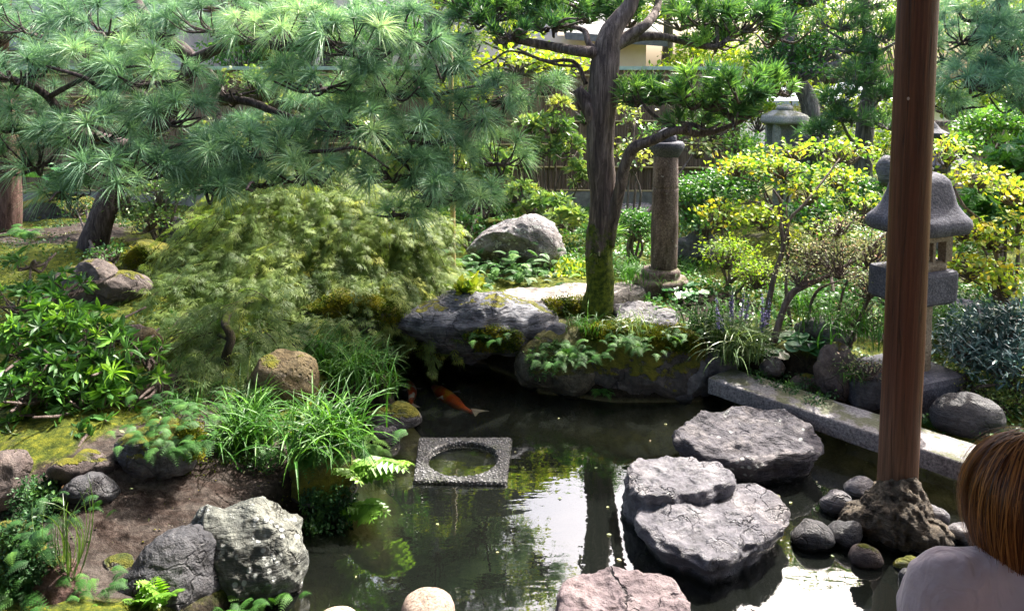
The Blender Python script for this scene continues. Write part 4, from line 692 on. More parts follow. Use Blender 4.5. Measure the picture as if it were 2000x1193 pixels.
mb = MB(); a_ = np.linspace(0, 2 * np.pi, 49)
tube(mb, [(hx - .003 + math.cos(u) * .07, hy - .035 + math.sin(u) * .068, hz - .142 + .012 * math.sin(u)) for u in a_], [.0105] * 49, 10, sub=1, close=False); mb.build('collar', M['knit'], tper)
mb = MB()
for sg in (1, -1):
    Kn = np.array([sp[0] + sg * .1, sp[1] + .38, .54]); tube(mb, [(sp[0] + sg * .08, sp[1] + .0, .58), Kn, Kn + [0, .045, -.1], Kn + [0, .03, -.38]], [.1, .072, .068, .055], 20)
ell(mb, (sp[0], sp[1], .59), (.17, .14, .085)); o = mb.build('trousers', simple_mat('denim', [(0.3, (0.02, 0.025, 0.045)), (0.7, (0.04, 0.05, 0.08))], (20, 20, 20)), tper); voxel(o, .01, 5)
# hair: a cap and several thousand strands falling from the crown
t = NT('hair'); v_ = t.attr(); col = t.ramp(v_, [(0.0, (0.05, 0.014, 0.005)), (0.5, (0.16, 0.05, 0.012)), (1.0, (0.36, 0.14, 0.035))]); M['hair'] = t.out(t.bsdf(col, .5, .35, Anisotropic=.5))
r = rg(77); N = 7500; crown = np.array([hx + .0, hy - .015, hz + .0]); th = r.uniform(0, 2 * np.pi, N); keep = np.abs(np.mod(th - np.pi / 2 + np.pi, 2 * np.pi) - np.pi) > .75; th = th[keep]; N = len(th)
K = 12; tt = np.linspace(0, 1, K); Lr = r.uniform(.86, 1.04, N); lay = r.uniform(.92, 1.03, N) + (r.random(N) < .1) * r.uniform(0, .13, N); V = np.zeros((N, K, 2, 3)); st0 = r.uniform(0.02, .55, N)
for k in range(K):
    u = st0 + (1 - st0) * tt[k] * Lr; ph = np.clip(u / .62, 0, 1) * np.pi / 2; rr = np.sin(ph) * .126 * lay; z = np.cos(ph) * .14 * lay
    f = np.clip((u - .62) / .38, 0, 1.1); z = z - f * .155; rr = rr * (1 - .34 * f ** 2.2); sway = .06 * np.sin(th * 7 + u * 3) * .05
    back = np.where(np.sin(th) < 0, 1.0, .92); tk = th + .09 * np.sin(u * 3.2 + lay * 90 + th * 3) + sway + .05 * np.sin(th * 31) * u
    pc = crown + np.stack([np.cos(tk) * rr * .98, np.sin(tk) * rr * 1.06 * back, z], 1); wv = .0013 * (1 - .7 * tt[k]); tn = np.stack([-np.sin(tk), np.cos(tk), 0 * tk], 1)
    V[:, k, 0] = pc - tn * wv; V[:, k, 1] = pc + tn * wv
b_ = (np.arange(N) * K * 2)[:, None, None]; q_ = np.array([[2 * k, 2 * k + 1, 2 * k + 3, 2 * k + 2] for k in range(K - 1)])[None]
mb = MB(); mb.add(V.reshape(-1, 3), (b_ + q_).reshape(-1, 4), np.repeat(np.clip(.48 + .34 * r.normal(size=N) + .12 * np.sin(th * 23), 0, 1), K * 2))
Vc, Fc = ico(4); Vc = Vc * [.112, .112, .122]; lo = Vc[:, 2] < 0; Vc[lo, 2] *= 1.05; Vc[Vc[:, 1] > .04, 1] = .04; mb.add(Vc + crown, Fc, .1); mb.build('hair', M['hair'], tper)
# ------------------------------------------------------------------ leaf and needle shapes (length along +Y, face towards +Z)
def t_needles(n, seed, width=.011, cone=1.45, lmin=.75, back=.1):
    r = rg(seed); ph = r.uniform(0, 2 * np.pi, n); ct = np.cos(cone) + (1 - np.cos(cone)) * r.random(n); st = np.sqrt(1 - ct * ct)
    d = np.stack([st * np.cos(ph), ct, st * np.sin(ph)], 1); L = r.uniform(lmin, 1, n); s = nrm(np.cross(d, r.normal(size=(n, 3)))) * width
    o = np.stack([0 * ph, r.uniform(-back, .12, n), 0 * ph], 1); mid = o + d * (L * .5)[:, None]; tip = o + d * L[:, None]
    V = np.stack([o - s * .6, o + s * .6, mid + s, mid - s, tip], 1).reshape(-1, 3); b = (np.arange(n) * 5)[:, None]
    return V, [b + np.array([[0, 1, 2, 3]]), b + np.array([[3, 2, 4]])]
def t_leaf(w=.2, fold=.06, curl=.1):
    V = np.array([[0, 0, 0], [w * .75, .3, fold], [0, .32, 0], [-w * .75, .3, fold], [w, .62, fold - curl * .3], [0, .64, -curl * .3], [-w, .62, fold - curl * .3], [0, 1, -curl]])
    return V, [np.array([[2, 1, 4, 5], [3, 2, 5, 6]]), np.array([[0, 1, 2], [0, 2, 3], [5, 4, 7], [6, 5, 7]])]
def t_diamond(w=.3): return np.array([[0, 0, 0], [w, .5, .04], [0, 1, -.06], [-w, .5, .04]]), [np.array([[0, 1, 2, 3]])]
def join(parts):
    V = []; T = []; Q = []; n = 0
    for v, fs in parts:
        for f in fs: (Q if f.shape[1] == 4 else T).append(f + n)
        V.append(v); n += len(v)
    o = []
    if Q: o.append(np.concatenate(Q))
    if T: o.append(np.concatenate(T))
    return np.concatenate(V), o
def xf(tm, pos, d, s, roll=0.0):
    m = MB(); scatter(m, tm, np.array([pos], float), np.array([d], float), s, 0, np.array([float(roll)])); return m.V[0], m.F
def t_whorl(n, seed, w=.17, up=.5, young=0):
    r = rg(seed); P = []
    for k in range(n):
        a = k * 2.4 + r.normal() * .2; e = up + r.normal() * .22; P.append(xf(t_leaf(w), (0, .02 * k / n, 0), (math.cos(a) * math.cos(e), math.sin(e), math.sin(a) * math.cos(e)), r.uniform(.75, 1.05)))
    return P and join(P)
def rot_y_up(tm): return tm
def t_palmate(n=7, w=.05, seed=1):   # finely cut weeping leaf
    r = rg(seed); P = []
    for k in range(n):
        a = (k - (n - 1) / 2) * (2.3 / n) + r.normal() * .1; L = r.uniform(.8, 1.1) - .13 * abs(k - (n - 1) / 2) ; d = np.array([math.sin(a), math.cos(a), -.05]); P.append(xf(t_diamond(w), (0, 0, 0), d, L))
        for sg in (-1, 1): P.append(xf(t_diamond(.07), d * L * .4, (math.sin(a + sg * .45), math.cos(a + sg * .45), -.05), .34))
    return join(P)
def t_maplelobes(n=5, seed=1):
    P = []
    for k in range(n):
        a = (k - (n - 1) / 2) * .62; P.append(xf(t_diamond(.17), (0, 0, 0), (math.sin(a), math.cos(a), -.04), 1 - .13 * abs(k - (n - 1) / 2)))
    return join(P)
def t_blade(w=.03, n=7, arc=1.6, twist=0.0):
    V = []; y = z = 0; a = 1.25
    for k in range(n + 1):
        u = k / n; ww = w * (1 - u ** 2.5) * (.6 + .4 * min(1, u * 4)) + .001; V += [[-ww, y, z + ww * .5], [0, y, z], [ww, y, z + ww * .5]]
        a = 1.25 - arc * u; y += math.cos(a) / n; z += math.sin(a) / n
    return np.array(V), [np.array([[3 * k + q, 3 * k + q + 1, 3 * k + q + 4, 3 * k + q + 3] for k in range(n) for q in (0, 1)])]
def t_frond(np_=9, ns=6, droop=.5, wid=.42, leafw=.3):
    P = []; pts = []; a = .35; y = z = 0
    for k in range(21): pts.append((0, y, z)); y += math.cos(a) / 20; z += math.sin(a) / 20; a -= droop * 2.2 / 20
    pts = np.array(pts); V = np.concatenate([pts + [.006, 0, 0], pts - [.006, 0, 0]]); F = np.array([[k, k + 1, k + 22, k + 21] for k in range(20)]); P.append((V, [F]))
    for k in range(np_):
        u = .12 + .86 * k / np_; c = np.array([np.interp(u * 20, np.arange(21), pts[:, q]) for q in range(3)]); L = wid * (1 - u) ** .8 * (.55 + .45 * min(1, u * 5)) + .03
        for sg in (-1, 1):
            d = nrm(np.array([sg, .45, -.18]))
            if ns <= 1: P.append(xf(t_diamond(leafw), c, d, L)); continue
            for q in range(ns):
                w_ = (q + .4) / ns; pc = c + d * L * w_ + np.array([0, 0, -.12 * L * w_ * w_])
                for s2 in (-1, 1): P.append(xf(t_diamond(.34), pc, nrm(d + s2 * np.array([-sg * .5, 1., 0]) * .9), L * .34 * (1.15 - w_)))
            P.append(xf(t_diamond(.25), c + d * L * .85, d, L * .22))
    return join(P)
def t_round():
    a = np.linspace(.5, 2 * np.pi - .5, 15) - np.pi / 2; V = [[0, .25, -.04]] + [[.52 * math.cos(u) * -1, .5 + .5 * math.sin(u) * -1 * -1, .05 + .03 * math.sin(3 * u)] for u in a]
    return np.array(V), [np.array([[0, k, k + 1] for k in range(1, 15)])]
T_ROUND = t_round(); T_LEAF = t_leaf(.22); T_SMALL = t_diamond(.28); T_NARROW = t_leaf(.1, .03); T_OVAL = t_leaf(.3)
NEED = [t_needles(105, k, .0095, 1.5, .6) for k in range(5)]; MAKI = [t_needles(46, 20 + k, .032, 1.15, .5, .45) for k in range(5)]
FINE = [t_needles(40, 30 + k, .022, 1.3, .5, .5) for k in range(3)]
FROND = t_frond(12, 4, .45, .36); FROND_T = t_frond(10, 5, .6, .4); FROND_S = t_frond(14, 1, .35, .34, .2); PINN = t_frond(7, 1, .2, .5, .3)
WH = [t_whorl(10, k, .15, .4) for k in range(4)]; MAP = [t_palmate(6, .028, k) for k in range(4)]; FIVE = t_maplelobes()

def tree(name, label, cat, base, trunks, foliage, bark_, leaf, group=None, fname='crown', tname='trunk', twig=None, tsub=5):
    t_ = thing(name, label, cat, base, group)
    mb = twig if twig is not None else MB()
    for P_, r_ in trunks or []: tube(mb, P_, r_, 14, rough=.1, sub=tsub, seed=len(name))
    if mb.n: mb.build(tname, M[bark_], t_)
    if foliage is not None and foliage.n: foliage.build(fname, M[leaf], t_, smooth=False)
    return t_
def PX(pts): return [at(a, b, c) for a, b, c in pts]

# needle pads: tufts over flattened blobs, every tuft on a twig from the branch under the pad
def pads(fol, tw, plist, tmpl, size, seed, v=(.5, .25), upb=.5, droop=.25, twr=.004, drp=.0):
    r = rg(seed)
    for cx, cy, rx, ry, Y, n in plist:
        c = at(cx, cy, Y); s = Y / FPX; u = nrm(r.normal(size=(n, 3))); u[:, 2] = np.abs(u[:, 2]) * np.where(r.random(n) < .72, 1, -.6); rad = r.uniform(.55, 1, n)[:, None]
        P_ = c + u * rad * np.array([rx * s, min(rx * s * .8, .6), ry * s]); d = nrm(u * [1, 1, .6] + np.array([0, 0, upb]) + r.normal(size=(n, 3)) * .25)
        vv = np.clip(v[0] + v[1] * r.normal(size=n) + .15 * r.normal(), 0, 1); ss = size * r.uniform(.6, 1.15, n); ti = r.integers(0, len(tmpl), n)
        for q in range(len(tmpl)):
            k = ti == q; scatter(fol, tmpl[q], P_[k], d[k], ss[k], vv[k], r.uniform(0, 6.28, k.sum()), droop, jit=.3, per=8 if tmpl is WH else 5)
        root = c + [0, 0, -ry * s * .5]
        for k in range(n):
            if tw is not None and r.random() < .8:
                b = root + (P_[k] - root) * [.25, .25, .1]; m1 = (b + P_[k]) / 2 + [r.normal() * .03, r.normal() * .03, -.04]; tube(tw, [b, m1, P_[k]], [twr * 1.8, twr * 1.2, twr], 5, sub=3)
        if tw is not None:
            for k in range(5):
                e = c + [r.uniform(-1, 1) * rx * s * .8, r.normal() * .2, -ry * s * .2]; tube(tw, [root, (root + e) / 2 + [0, 0, -.03 + r.normal() * .03], e], [twr * 3, twr * 2.2, twr * 1.5], 6, sub=4)

# broad leaved clouds
def cloud(fol, tw, plist, tm, size, seed, v=(.5, .25), up=.6, clump=7, cl=2.2, hang=0.0, twr=.003):
    r = rg(seed)
    tms = tm if isinstance(tm, list) else [tm]
    for cx, cy, rx, ry, Y, n in plist:
        c = at(cx, cy, Y); s = Y / FPX; m = max(1, n // clump); u = nrm(r.normal(size=(m, 3))); u[:, 2] = np.where(u[:, 2] < -.3, -u[:, 2], u[:, 2]); rad = r.uniform(.35, 1.05, m)[:, None] ** .6
        E = np.array([rx * s, min(max(rx, ry) * s * .8, .9), ry * s]); cc_ = c + u * rad * E; out_ = nrm(u * [1, 1, .7])
        P_ = np.repeat(cc_, clump, 0) + r.normal(size=(m * clump, 3)) * size * cl * .45 * [1, 1, .6]; d = nrm(np.repeat(out_, clump, 0) * .7 + nrm(r.normal(size=(m * clump, 3))) * .9 + [0, 0, .15 - hang])
        vv = np.clip(np.repeat(v[0] + v[1] * r.normal(size=m), clump) + .1 * r.normal(size=m * clump), 0, 1); ti = r.integers(0, len(tms), len(P_)); ss = size * r.uniform(.65, 1.15, len(P_))
        for q in range(len(tms)):
            k = ti == q; rf = nrm(np.array([0, 0, up])[None] + r.normal(size=(k.sum(), 3)) * (1 - up) * .8); scatter(fol, tms[q], P_[k], d[k], ss[k], vv[k], None, .1, ref=rf)
        if tw is not None:
            root = c - [0, 0, ry * s * .8]
            for k in range(0, m, max(1, m // 26)):
                mid = (root + cc_[k]) / 2 + r.normal(size=3) * .03; tube(tw, [root, mid, cc_[k]], [twr * 2.2, twr * 1.5, twr], 5, sub=3)
def bush(name, label, cat, plist, tm, size, leaf, seed, bark_='twig', stems=None, group=None, base=None, **k):
    fol = MB(); tw = MB(); cloud(fol, tw, plist, tm, size, seed, **k); p0 = plist[0]
    if base is None: b = at(p0[0], p0[1], p0[4]); base = np.array([b[0], b[1], float(H(b[0], b[1])[0])])
    tr_ = stems if stems is not None else []
    if not tr_:
        r = rg(seed + 1)
        for k2 in range(5):
            q = plist[r.integers(len(plist))]; e = at(q[0] + r.normal() * q[2] * .3, q[1], q[4]); b = base + [r.normal() * .04, r.normal() * .04, -.03]; tr_.append(([b, (b + e) / 2 + r.normal(size=3) * .05, e], [.016, .012, .006]))
    return tree(name, label, cat, base, tr_, fol, bark_, leaf, group, 'foliage', 'stem', tw, 4)

# ------------------------------------------------------------------ low plants on rocks and banks (set where the line of sight meets the stone or soil)
bpy.context.view_layer.update(); _dg = bpy.context.evaluated_depsgraph_get()
def hit(px, py, pull=0.0):
    d = ray(px, py); d = d / np.linalg.norm(d); ok, loc, nn, *_ = scn.ray_cast(_dg, Vector((0, 0, CH)), Vector(d))
    if not ok: return on(px, py), np.array([0, 0, 1.])
    return np.array(loc) - d * pull, np.array(nn)
def outl(px, py): return (px, py)
def grassy(label, px, py, n, L, spread=.06, mat='grass', seed=1, w=.015, lean=(0, 0), v=(.5, .25), cat='grass clump', name='grass_clump', group='clumps of strap leaved grass', upr=.0, arc=(1.3, 2.3), spikes=0):
    r = rg(seed); p, _ = hit(px, py); mb = MB(); a = r.uniform(0, 2 * np.pi, n); d = np.stack([np.cos(a) + lean[0], np.sin(a) + lean[1], r.uniform(-.3, .5, n) + upr], 1)
    pos = p + np.stack([r.normal(size=n) * spread, r.normal(size=n) * spread, np.zeros(n) - .015], 1)
    ti = r.integers(0, 4, n); ss = L * r.uniform(.55, 1.1, n); vv = np.clip(v[0] + v[1] * r.normal(size=n), 0, 1)
    for q in range(4):
        k = ti == q; scatter(mb, t_blade(w * (.8 + .15 * q), 7, arc[0] + (arc[1] - arc[0]) * q / 3), pos[k], d[k], ss[k], vv[k])
    if not spikes: o = mb.build(name, M[mat], loc=p, smooth=False); return tag(o, label, cat, group)
    t_ = thing(name, label, cat, p, group); mb.build('leaves', M[mat], t_, smooth=False)
    for k in range(spikes):
        b = p + [r.normal() * spread * 1.3, r.normal() * spread, 0]; tp_ = b + [r.normal() * .06, r.normal() * .04, L * r.uniform(.75, 1.05)]; mb = MB(); tube(mb, [b, (b + tp_) / 2, tp_], [.003, .0025, .002], 5, mi=0)
        m = 60; u = r.uniform(.5, 1, m); P_ = b + (tp_ - b) * u[:, None]; scatter(mb, t_diamond(.4), P_, r.normal(size=(m, 3)) + [0, 0, .6], .034 * (1.3 - u), r.random(m), mi=1); mb.build('flower_spike', [M['grass'], M['flower']], t_)
    return t_
def fern(label, px, py, n, L, seed=1, mat='fern', tm=None, fall=.3, spread=.05, v=(.5, .2), group='ferns on the rocks', cat='fern', name='fern', side=None, pull=0.0, out=.45):
    r = rg(seed); p, nn = hit(px, py, pull); mb = MB(); tm = tm or FROND_T; n = int(n * 2.3) if mat == 'fern' else n; spread *= 1.25; a = r.uniform(0, 2 * np.pi, n); h = np.array([nn[0], nn[1], 0])
    d = np.stack([np.cos(a), np.sin(a), np.full(n, .35)], 1) + h * out * 2 + [0, -out, 0]; 
    if side is not None: d = d + np.array(side)
    pos = p + np.stack([r.normal(size=n) * spread, r.normal(size=n) * spread * .6, np.abs(r.normal(size=n)) * spread * .4 - .01], 1) + nn * .01
    if mat == 'fern': L *= .56
    else: L *= .72
    scatter(mb, tm, pos, d, L * r.uniform(.6, 1.1, n), np.clip(v[0] + v[1] * r.normal(size=n), 0, 1), r.normal(size=n) * .25, fall)
    return tag(mb.build(name, M[mat], loc=p, smooth=False), label, cat, group)
def patch(name, label, cat, poly, n, tm, size, mat, seed=1, v=(.5, .25), up=.5, lift=.01, group=None, kind=None, pull=0.0, jit=.012):
    r = rg(seed); poly = np.array(poly, float); mb = MB(); P_ = []; Nn = []; lo, hi = poly.min(0), poly.max(0); m = max(30, n // 4)
    while len(P_) < m:
        q = lo + (hi - lo) * r.random(2); ins = False
        for a, b in zip(poly, np.roll(poly, -1, 0)):
            if (a[1] > q[1]) != (b[1] > q[1]) and q[0] < (b[0] - a[0]) * (q[1] - a[1]) / (b[1] - a[1] + 1e-9) + a[0]: ins = not ins
        if not ins: continue
        p, nn = hit(q[0], q[1], pull); P_.append(p); Nn.append(nn)
    P_ = np.array(P_); Nn = np.array(Nn); k = r.integers(0, m, n); s_ = np.median(P_[:, 1]) / FPX * 5
    pos = P_[k] + r.normal(size=(n, 3)) * jit + Nn[k] * lift * r.random(n)[:, None] * 2; d = nrm(Nn[k] * up + r.normal(size=(n, 3)) * .6 + [0, -.1, .1])
    scatter(mb, tm, pos, d, size * r.uniform(.6, 1.2, n), np.clip(v[0] + v[1] * r.normal(size=n) + .8 * fbm(pos * 9, 2), 0, 1), r.normal(size=n) * .4, ref=(0, -.3, 1))
    o = mb.build(name, M[mat], smooth=False)
    if kind: o['kind'] = kind; return o
    return tag(o, label, cat, group)
def rounds(label, px, py, n, size, sx, sy, seed, hgt=.1, mat='round', v=(.5, .25)):
    r = rg(seed); p, _ = hit(px, py); mb = MB(); a = r.uniform(0, 2 * np.pi, n); rr = np.sqrt(r.random(n)); pos = p + np.stack([np.cos(a) * rr * sx, np.sin(a) * rr * sy, hgt * r.uniform(.4, 1.0, n) * (1.1 - .5 * rr)], 1)
    d = np.stack([np.cos(a) * .6 + r.normal(size=n) * .3, np.sin(a) * .6 - .4, r.normal(size=n) * .15], 1); scatter(mb, T_ROUND, pos, d, size * r.uniform(.6, 1.1, n), np.clip(v[0] + v[1] * r.normal(size=n), 0, 1), r.normal(size=n) * .25, .15, mi=0)
    for k in range(n): tube(mb, [p + [0, 0, -.02], (p + pos[k]) / 2 + [0, 0, .02], pos[k]], [.004, .003, .003], 5, sub=2)
    return tag(mb.build('round_leaf_plant', M[mat], loc=p, smooth=False), label, 'leafy plant', 'plants with round leaves')

mb = MB(); r = rg(311); Vi, Fi = ico(1)
for _ in range(900):
    q = on(r.uniform(60, 560), r.uniform(900, 1120)) if r.random() < .75 else on(r.uniform(1360, 1440), r.uniform(590, 640)); mb.add(Vi * r.uniform(.5, 1, 3) * r.uniform(.003, .011) + q, Fi, r.random())
o = mb.build('soil_crumbs', M['rock_brown'], loc=(0, 0, 0)); o['kind'] = 'stuff'
gc = 'clumps of strap leaved grass'
grassy('bright green arching grass clump left of the yellow brown rock', 478, 868, 240, .36, .06, seed=201, v=(.6, .25))
grassy('lush arching grass clump below the yellow brown rock, over the small ferns', 632, 872, 330, .38, .09, seed=202, v=(.6, .25))
grassy('dark glossy grass clump above the yellow brown rock, trailing over the water', 690, 735, 340, .33, .1, seed=203, v=(.6, .22), lean=(.05, -.1))
grassy('grass clump in the shade between the weeping maple and the water', 620, 700, 200, .34, .09, seed=204, v=(.5, .2))
grassy('thin grass with blades hanging right over the pond edge', 755, 770, 40, .28, .03, seed=205, v=(.6, .2), lean=(.3, -.3))
grassy('small fresh grass tuft beside the thin maple trunk', 410, 655, 90, .22, .05, seed=206, v=(.55, .2))
grassy('grass tuft at the left side of the big trunk foot', 1145, 640, 70, .18, .06, seed=207, v=(.5, .2))
grassy('pale grass tuft in front of the big trunk foot', 1235, 640, 110, .2, .08, 'grass_pale', seed=208, v=(.5, .25))
grassy('grass band left of the pillar plinth, in shade', 1238, 540, 260, .22, .14, seed=209, v=(.55, .2))
grassy('grass clump right of the pillar, in dappled sun', 1350, 530, 180, .2, .12, seed=210, v=(.55, .2))
grassy('big pale striped grass clump with lilac flower spikes', 1435, 690, 300, .42, .09, 'grass_pale', seed=211, v=(.6, .25), spikes=9, w=.013)
grassy('dark fine grass clump left of the lilac flowered one', 1385, 650, 160, .34, .09, seed=212, v=(.3, .2), w=.014)
grassy('wide grass clump behind the thin grey stems', 1650, 640, 260, .3, .16, seed=213, v=(.55, .2))
grassy('small grass tuft at the left end of the granite beam', 1430, 708, 60, .13, .05, seed=214, v=(.5, .2))
grassy('grass tuft hanging down the brown retaining rocks', 1660, 735, 60, .2, .03, seed=215, v=(.5, .2), lean=(0, -.9), arc=(2, 2.8))
grassy('tall thin grass with pale leaves beneath the yellow shrub', 1560, 600, 130, .3, .1, seed=216, v=(.5, .2))
grassy('wispy pale grass rising in front of the bare earth', 138, 1120, 26, .34, .015, 'grass_pale', seed=217, v=(.4, .2), w=.009, upr=1.0, arc=(1.0, 1.9))
grassy('low grass tuft near the broken log', 365, 720, 70, .15, .07, seed=218, v=(.4, .2))
grassy('dark grass clump hiding the foot of the yellow brown rock on its left', 500, 800, 130, .26, .07, seed=219, v=(.4, .2))
grassy('low shaded grass clump above the fern topped grey rock', 350, 800, 120, .2, .09, seed=2191, v=(.35, .2))
grassy('grass clump between the thin maple trunk and the yellow brown rock', 500, 705, 130, .26, .07, seed=2192, v=(.45, .2))
fg = 'ferns on the rocks'
fern('fern hanging from the mossy middle of the long slab boulder', 955, 655, 9, .17, 220)
fern('large fern mat spreading down the face of the rounded mossy boulder', 1105, 700, 30, .2, 221, spread=.1, v=(.5, .2), pull=.02)
fern('pale fern spilling over the front of the moss capped boulder', 1240, 678, 22, .2, 222, spread=.11, v=(.65, .2), pull=.02)
fern('fern on the top right corner of the moss capped boulder', 1330, 655, 8, .13, 223, spread=.05)
fern('small fern hanging just above the dark water in the centre', 1178, 762, 8, .15, 224, spread=.03)
fern('fern hanging from the grey pointed rock', 345, 872, 12, .2, 225, spread=.06, v=(.45, .2))
fern('fern crown on top of the grey pointed rock', 340, 835, 26, .16, 226, spread=.12, v=(.5, .2))
fern('soft fern hanging over the mossy rock at the pond edge', 635, 880, 26, .22, 227, spread=.09, v=(.45, .2), pull=.02)
fern('pale fern between the grass and the fresh green fronds', 695, 878, 22, .24, 228, spread=.07, v=(.85, .15), pull=.02)
fern('fresh lime green frond plant reaching out over the pond', 690, 915, 12, .34, 229, 'fresh', PINN, .35, .04, side=(1.2, -.2, .2), group=None)
fern('lower fresh green frond plant above the murky water', 680, 985, 9, .26, 230, 'fresh', PINN, .3, .03, side=(.9, -.2, .2), group=None)
fern('fresh green frond plant at the bottom edge before the slate rock', 300, 1175, 9, .22, 231, 'fresh', PINN, .1, .03, side=(-.1, -.1, 1.0), group=None)
fern('fern at the foot of the lichen boulder', 470, 1180, 12, .16, 232, spread=.07)
fern('small pale fern in the dark gap at the bottom left', 165, 1150, 8, .14, 233)
fern('fern clump on the creeper covered rock', 35, 1050, 20, .15, 234, spread=.1, v=(.3, .2))
fern('bluish fern in the far left shade before the gravel path', 45, 460, 14, .26, 235, v=(.5, .2))
fern('wide bank of ferns before the great lichen boulder', 1010, 545, 46, .3, 236, tm=FROND_S, spread=.2, v=(.5, .22))
fern('ferns left of the great lichen boulder', 915, 525, 18, .26, 237, tm=FROND_S, spread=.12, v=(.5, .2))
fern('small fern at the left foot of the lantern base', 1800, 822, 6, .12, 238, spread=.03, v=(.35, .2))
fern('low ferns right of the veined boulder', 1970, 800, 12, .16, 239, spread=.12, v=(.3, .2))
fern('bottom left corner fern in deep shade', 25, 1165, 12, .2, 240, spread=.06, v=(.3, .2))
CG = 'mats of small leaved creeper'
patch('creeper', 'dark creeper mat falling to the water below the soft fern', 'creeper', [(590,960),(680,950),(695,1000),(670,1040),(600,1045)], 1500, T_SMALL, .022, 'creeper', 250, group=CG, pull=.01)
patch('creeper', 'creeper curtain on the shaded rock at the left edge', 'creeper', [(30,940),(110,935),(115,1000),(60,1040),(10,1010)], 1500, T_SMALL, .02, 'creeper', 251, group=CG, pull=.01)
patch('creeper', 'creeper mat over the lowest left rocks', 'creeper', [(0,1030),(80,1040),(110,1100),(60,1150),(0,1140)], 1700, T_SMALL, .02, 'creeper', 252, group=CG, pull=.01)
patch('creeper', 'creeper under the hanging end of the left bank grass', 'creeper', [(400,850),(500,860),(560,900),(520,930),(430,900)], 1100, T_SMALL, .02, 'creeper', 253, group=CG)
patch('creeper', 'creeper between the retaining rocks and the granite beam', 'creeper', [(1440,720),(1560,730),(1640,770),(1600,800),(1480,750)], 900, T_SMALL, .022, 'creeper', 254, group=CG)
patch('creeper', 'creeper round the foot of the small pale angular stone', 'creeper', [(1030,690),(1090,660),(1120,690),(1090,730),(1040,740)], 700, T_SMALL, .02, 'fern', 255, group=CG)
patch('yellow_plant', 'yellow green leafy plant in the sun at the skirt of the weeping maple', 'leafy plant', [(875,555),(915,545),(940,550),(945,568),(900,575)], 300, T_OVAL, .075, 'lime', 256, v=(.8, .2))
patch('yellow_plant', 'yellow leafed low plant right of the fern bank', 'leafy plant', [(1080,520),(1110,512),(1140,525),(1140,545),(1090,545)], 420, T_OVAL, .06, 'lime', 257, v=(.7, .3), jit=.02)
MG = 'moss'
for k, (poly, n) in enumerate((([(600,600),(660,570),(760,580),(800,600),(780,625),(620,622)], 5000), ([(1130,640),(1200,628),(1330,640),(1365,665),(1350,690),(1240,670),(1150,665)], 6000), ([(900,650),(960,635),(1020,650),(1010,685),(930,682)], 2500), ([(580,870),(600,845),(650,850),(660,880),(620,890)], 2200), ([(230,500),(270,478),(340,495),(345,520),(250,525)], 2000), ([(1060,585),(1145,580),(1140,615),(1080,615)], 2600), ([(350,830),(390,835),(392,890),(365,900)], 1600))):
    patch('moss', '', '', poly, int(n * 1.5), t_diamond(.35), .014, 'mossleaf', 260 + k, up=1.2, kind='stuff', jit=.01, lift=.004)
rounds('round leaved plant beside the right foot of the stone pillar', 1330, 580, 22, .11, .17, .1, 270)
rounds('round leaved plant at the root of the grey stemmed shrub', 1500, 690, 26, .115, .22, .08, 271, .08)
rounds('round leaved plant above the brown retaining rock, one leaf sunlit', 1590, 680, 22, .12, .16, .1, 272, .14, v=(.7, .3))
rounds('big leaved plant in shade left of the leaning pine trunk', 110, 380, 14, .26, .25, .15, 273, .4)
rounds('two toned broad leaves under the weeping maple', 430, 570, 8, .14, .12, .08, 274, .1)
# broken log
p, _ = hit(250, 672); mb = MB(); tube(mb, [p + [-.12, -.02, .03], p + [-.04, 0, .06], p + [.08, .02, .05], p + [.14, .02, .0]], [.03, .05, .055, .04], 14, rough=.3); tag(mb.build('broken_log', M['twig']), 'broken brown log lying on the moss at the tips of the glossy shrub', 'log')
p = on(885, 560); mb = MB(); tube(mb, [p - [0, 0, .1], (p[0], p[1], 1.2), (p[0] - .01, p[1], 2.4)], [.022, .021, .02], 12); tag(mb.build('support_pole', M['bamboo']), 'thin pale upright pole propping the pine at the right end of its branches', 'pole')
# ground cover scatter
r = rg(300)
def cover(nm, n, rect, tm, size, mat, seed, v=(.5, .25), thr=-.15, dn=.5):
    r = rg(seed); x = r.uniform(rect[0], rect[1], n * 2); y = r.uniform(rect[2], rect[3], n * 2); nz = fbm(np.stack([x * 1.1, y * 1.1, x * 0 + seed], 1), 3); s_ = sdist(x, y); k = (nz > thr) & (s_ > .12); x, y = x[k][:n], y[k][:n]
    z = H(x, y); m = len(x); mb = MB(); P_ = np.stack([x, y, z + r.uniform(0, 1, m) ** 2 * size * 1.6], 1); scatter(mb, tm, P_, r.normal(size=(m, 3)) + [0, 0, dn], size * r.uniform(.5, 1.2, m), np.clip(v[0] + v[1] * r.normal(size=m), 0, 1))
    o = mb.build(nm, M[mat], loc=(0, 0, 0), smooth=False); o['kind'] = 'stuff'
cover('ground_cover', 16000, (1.0, 5.8, 5.2, 9.6), T_OVAL, .045, 'green', 301, thr=-.12)
cover('ground_cover', 7000, (-1.4, 1.2, 6.6, 9.6), T_OVAL, .045, 'green', 302, thr=-.1)
cover('ground_cover', 7000, (-5, -1.0, 4.6, 9.6), T_SMALL, .03, 'creeper', 303, thr=.05)
cover('ground_cover', 7000, (1.9, 5.0, 3.6, 6.0), T_OVAL, .035, 'creeper', 304, thr=-.3)
cover('fallen_leaves', 1400, (-5, 5, 3, 9), T_SMALL, .03, 'bud', 305, thr=-1, dn=.0)
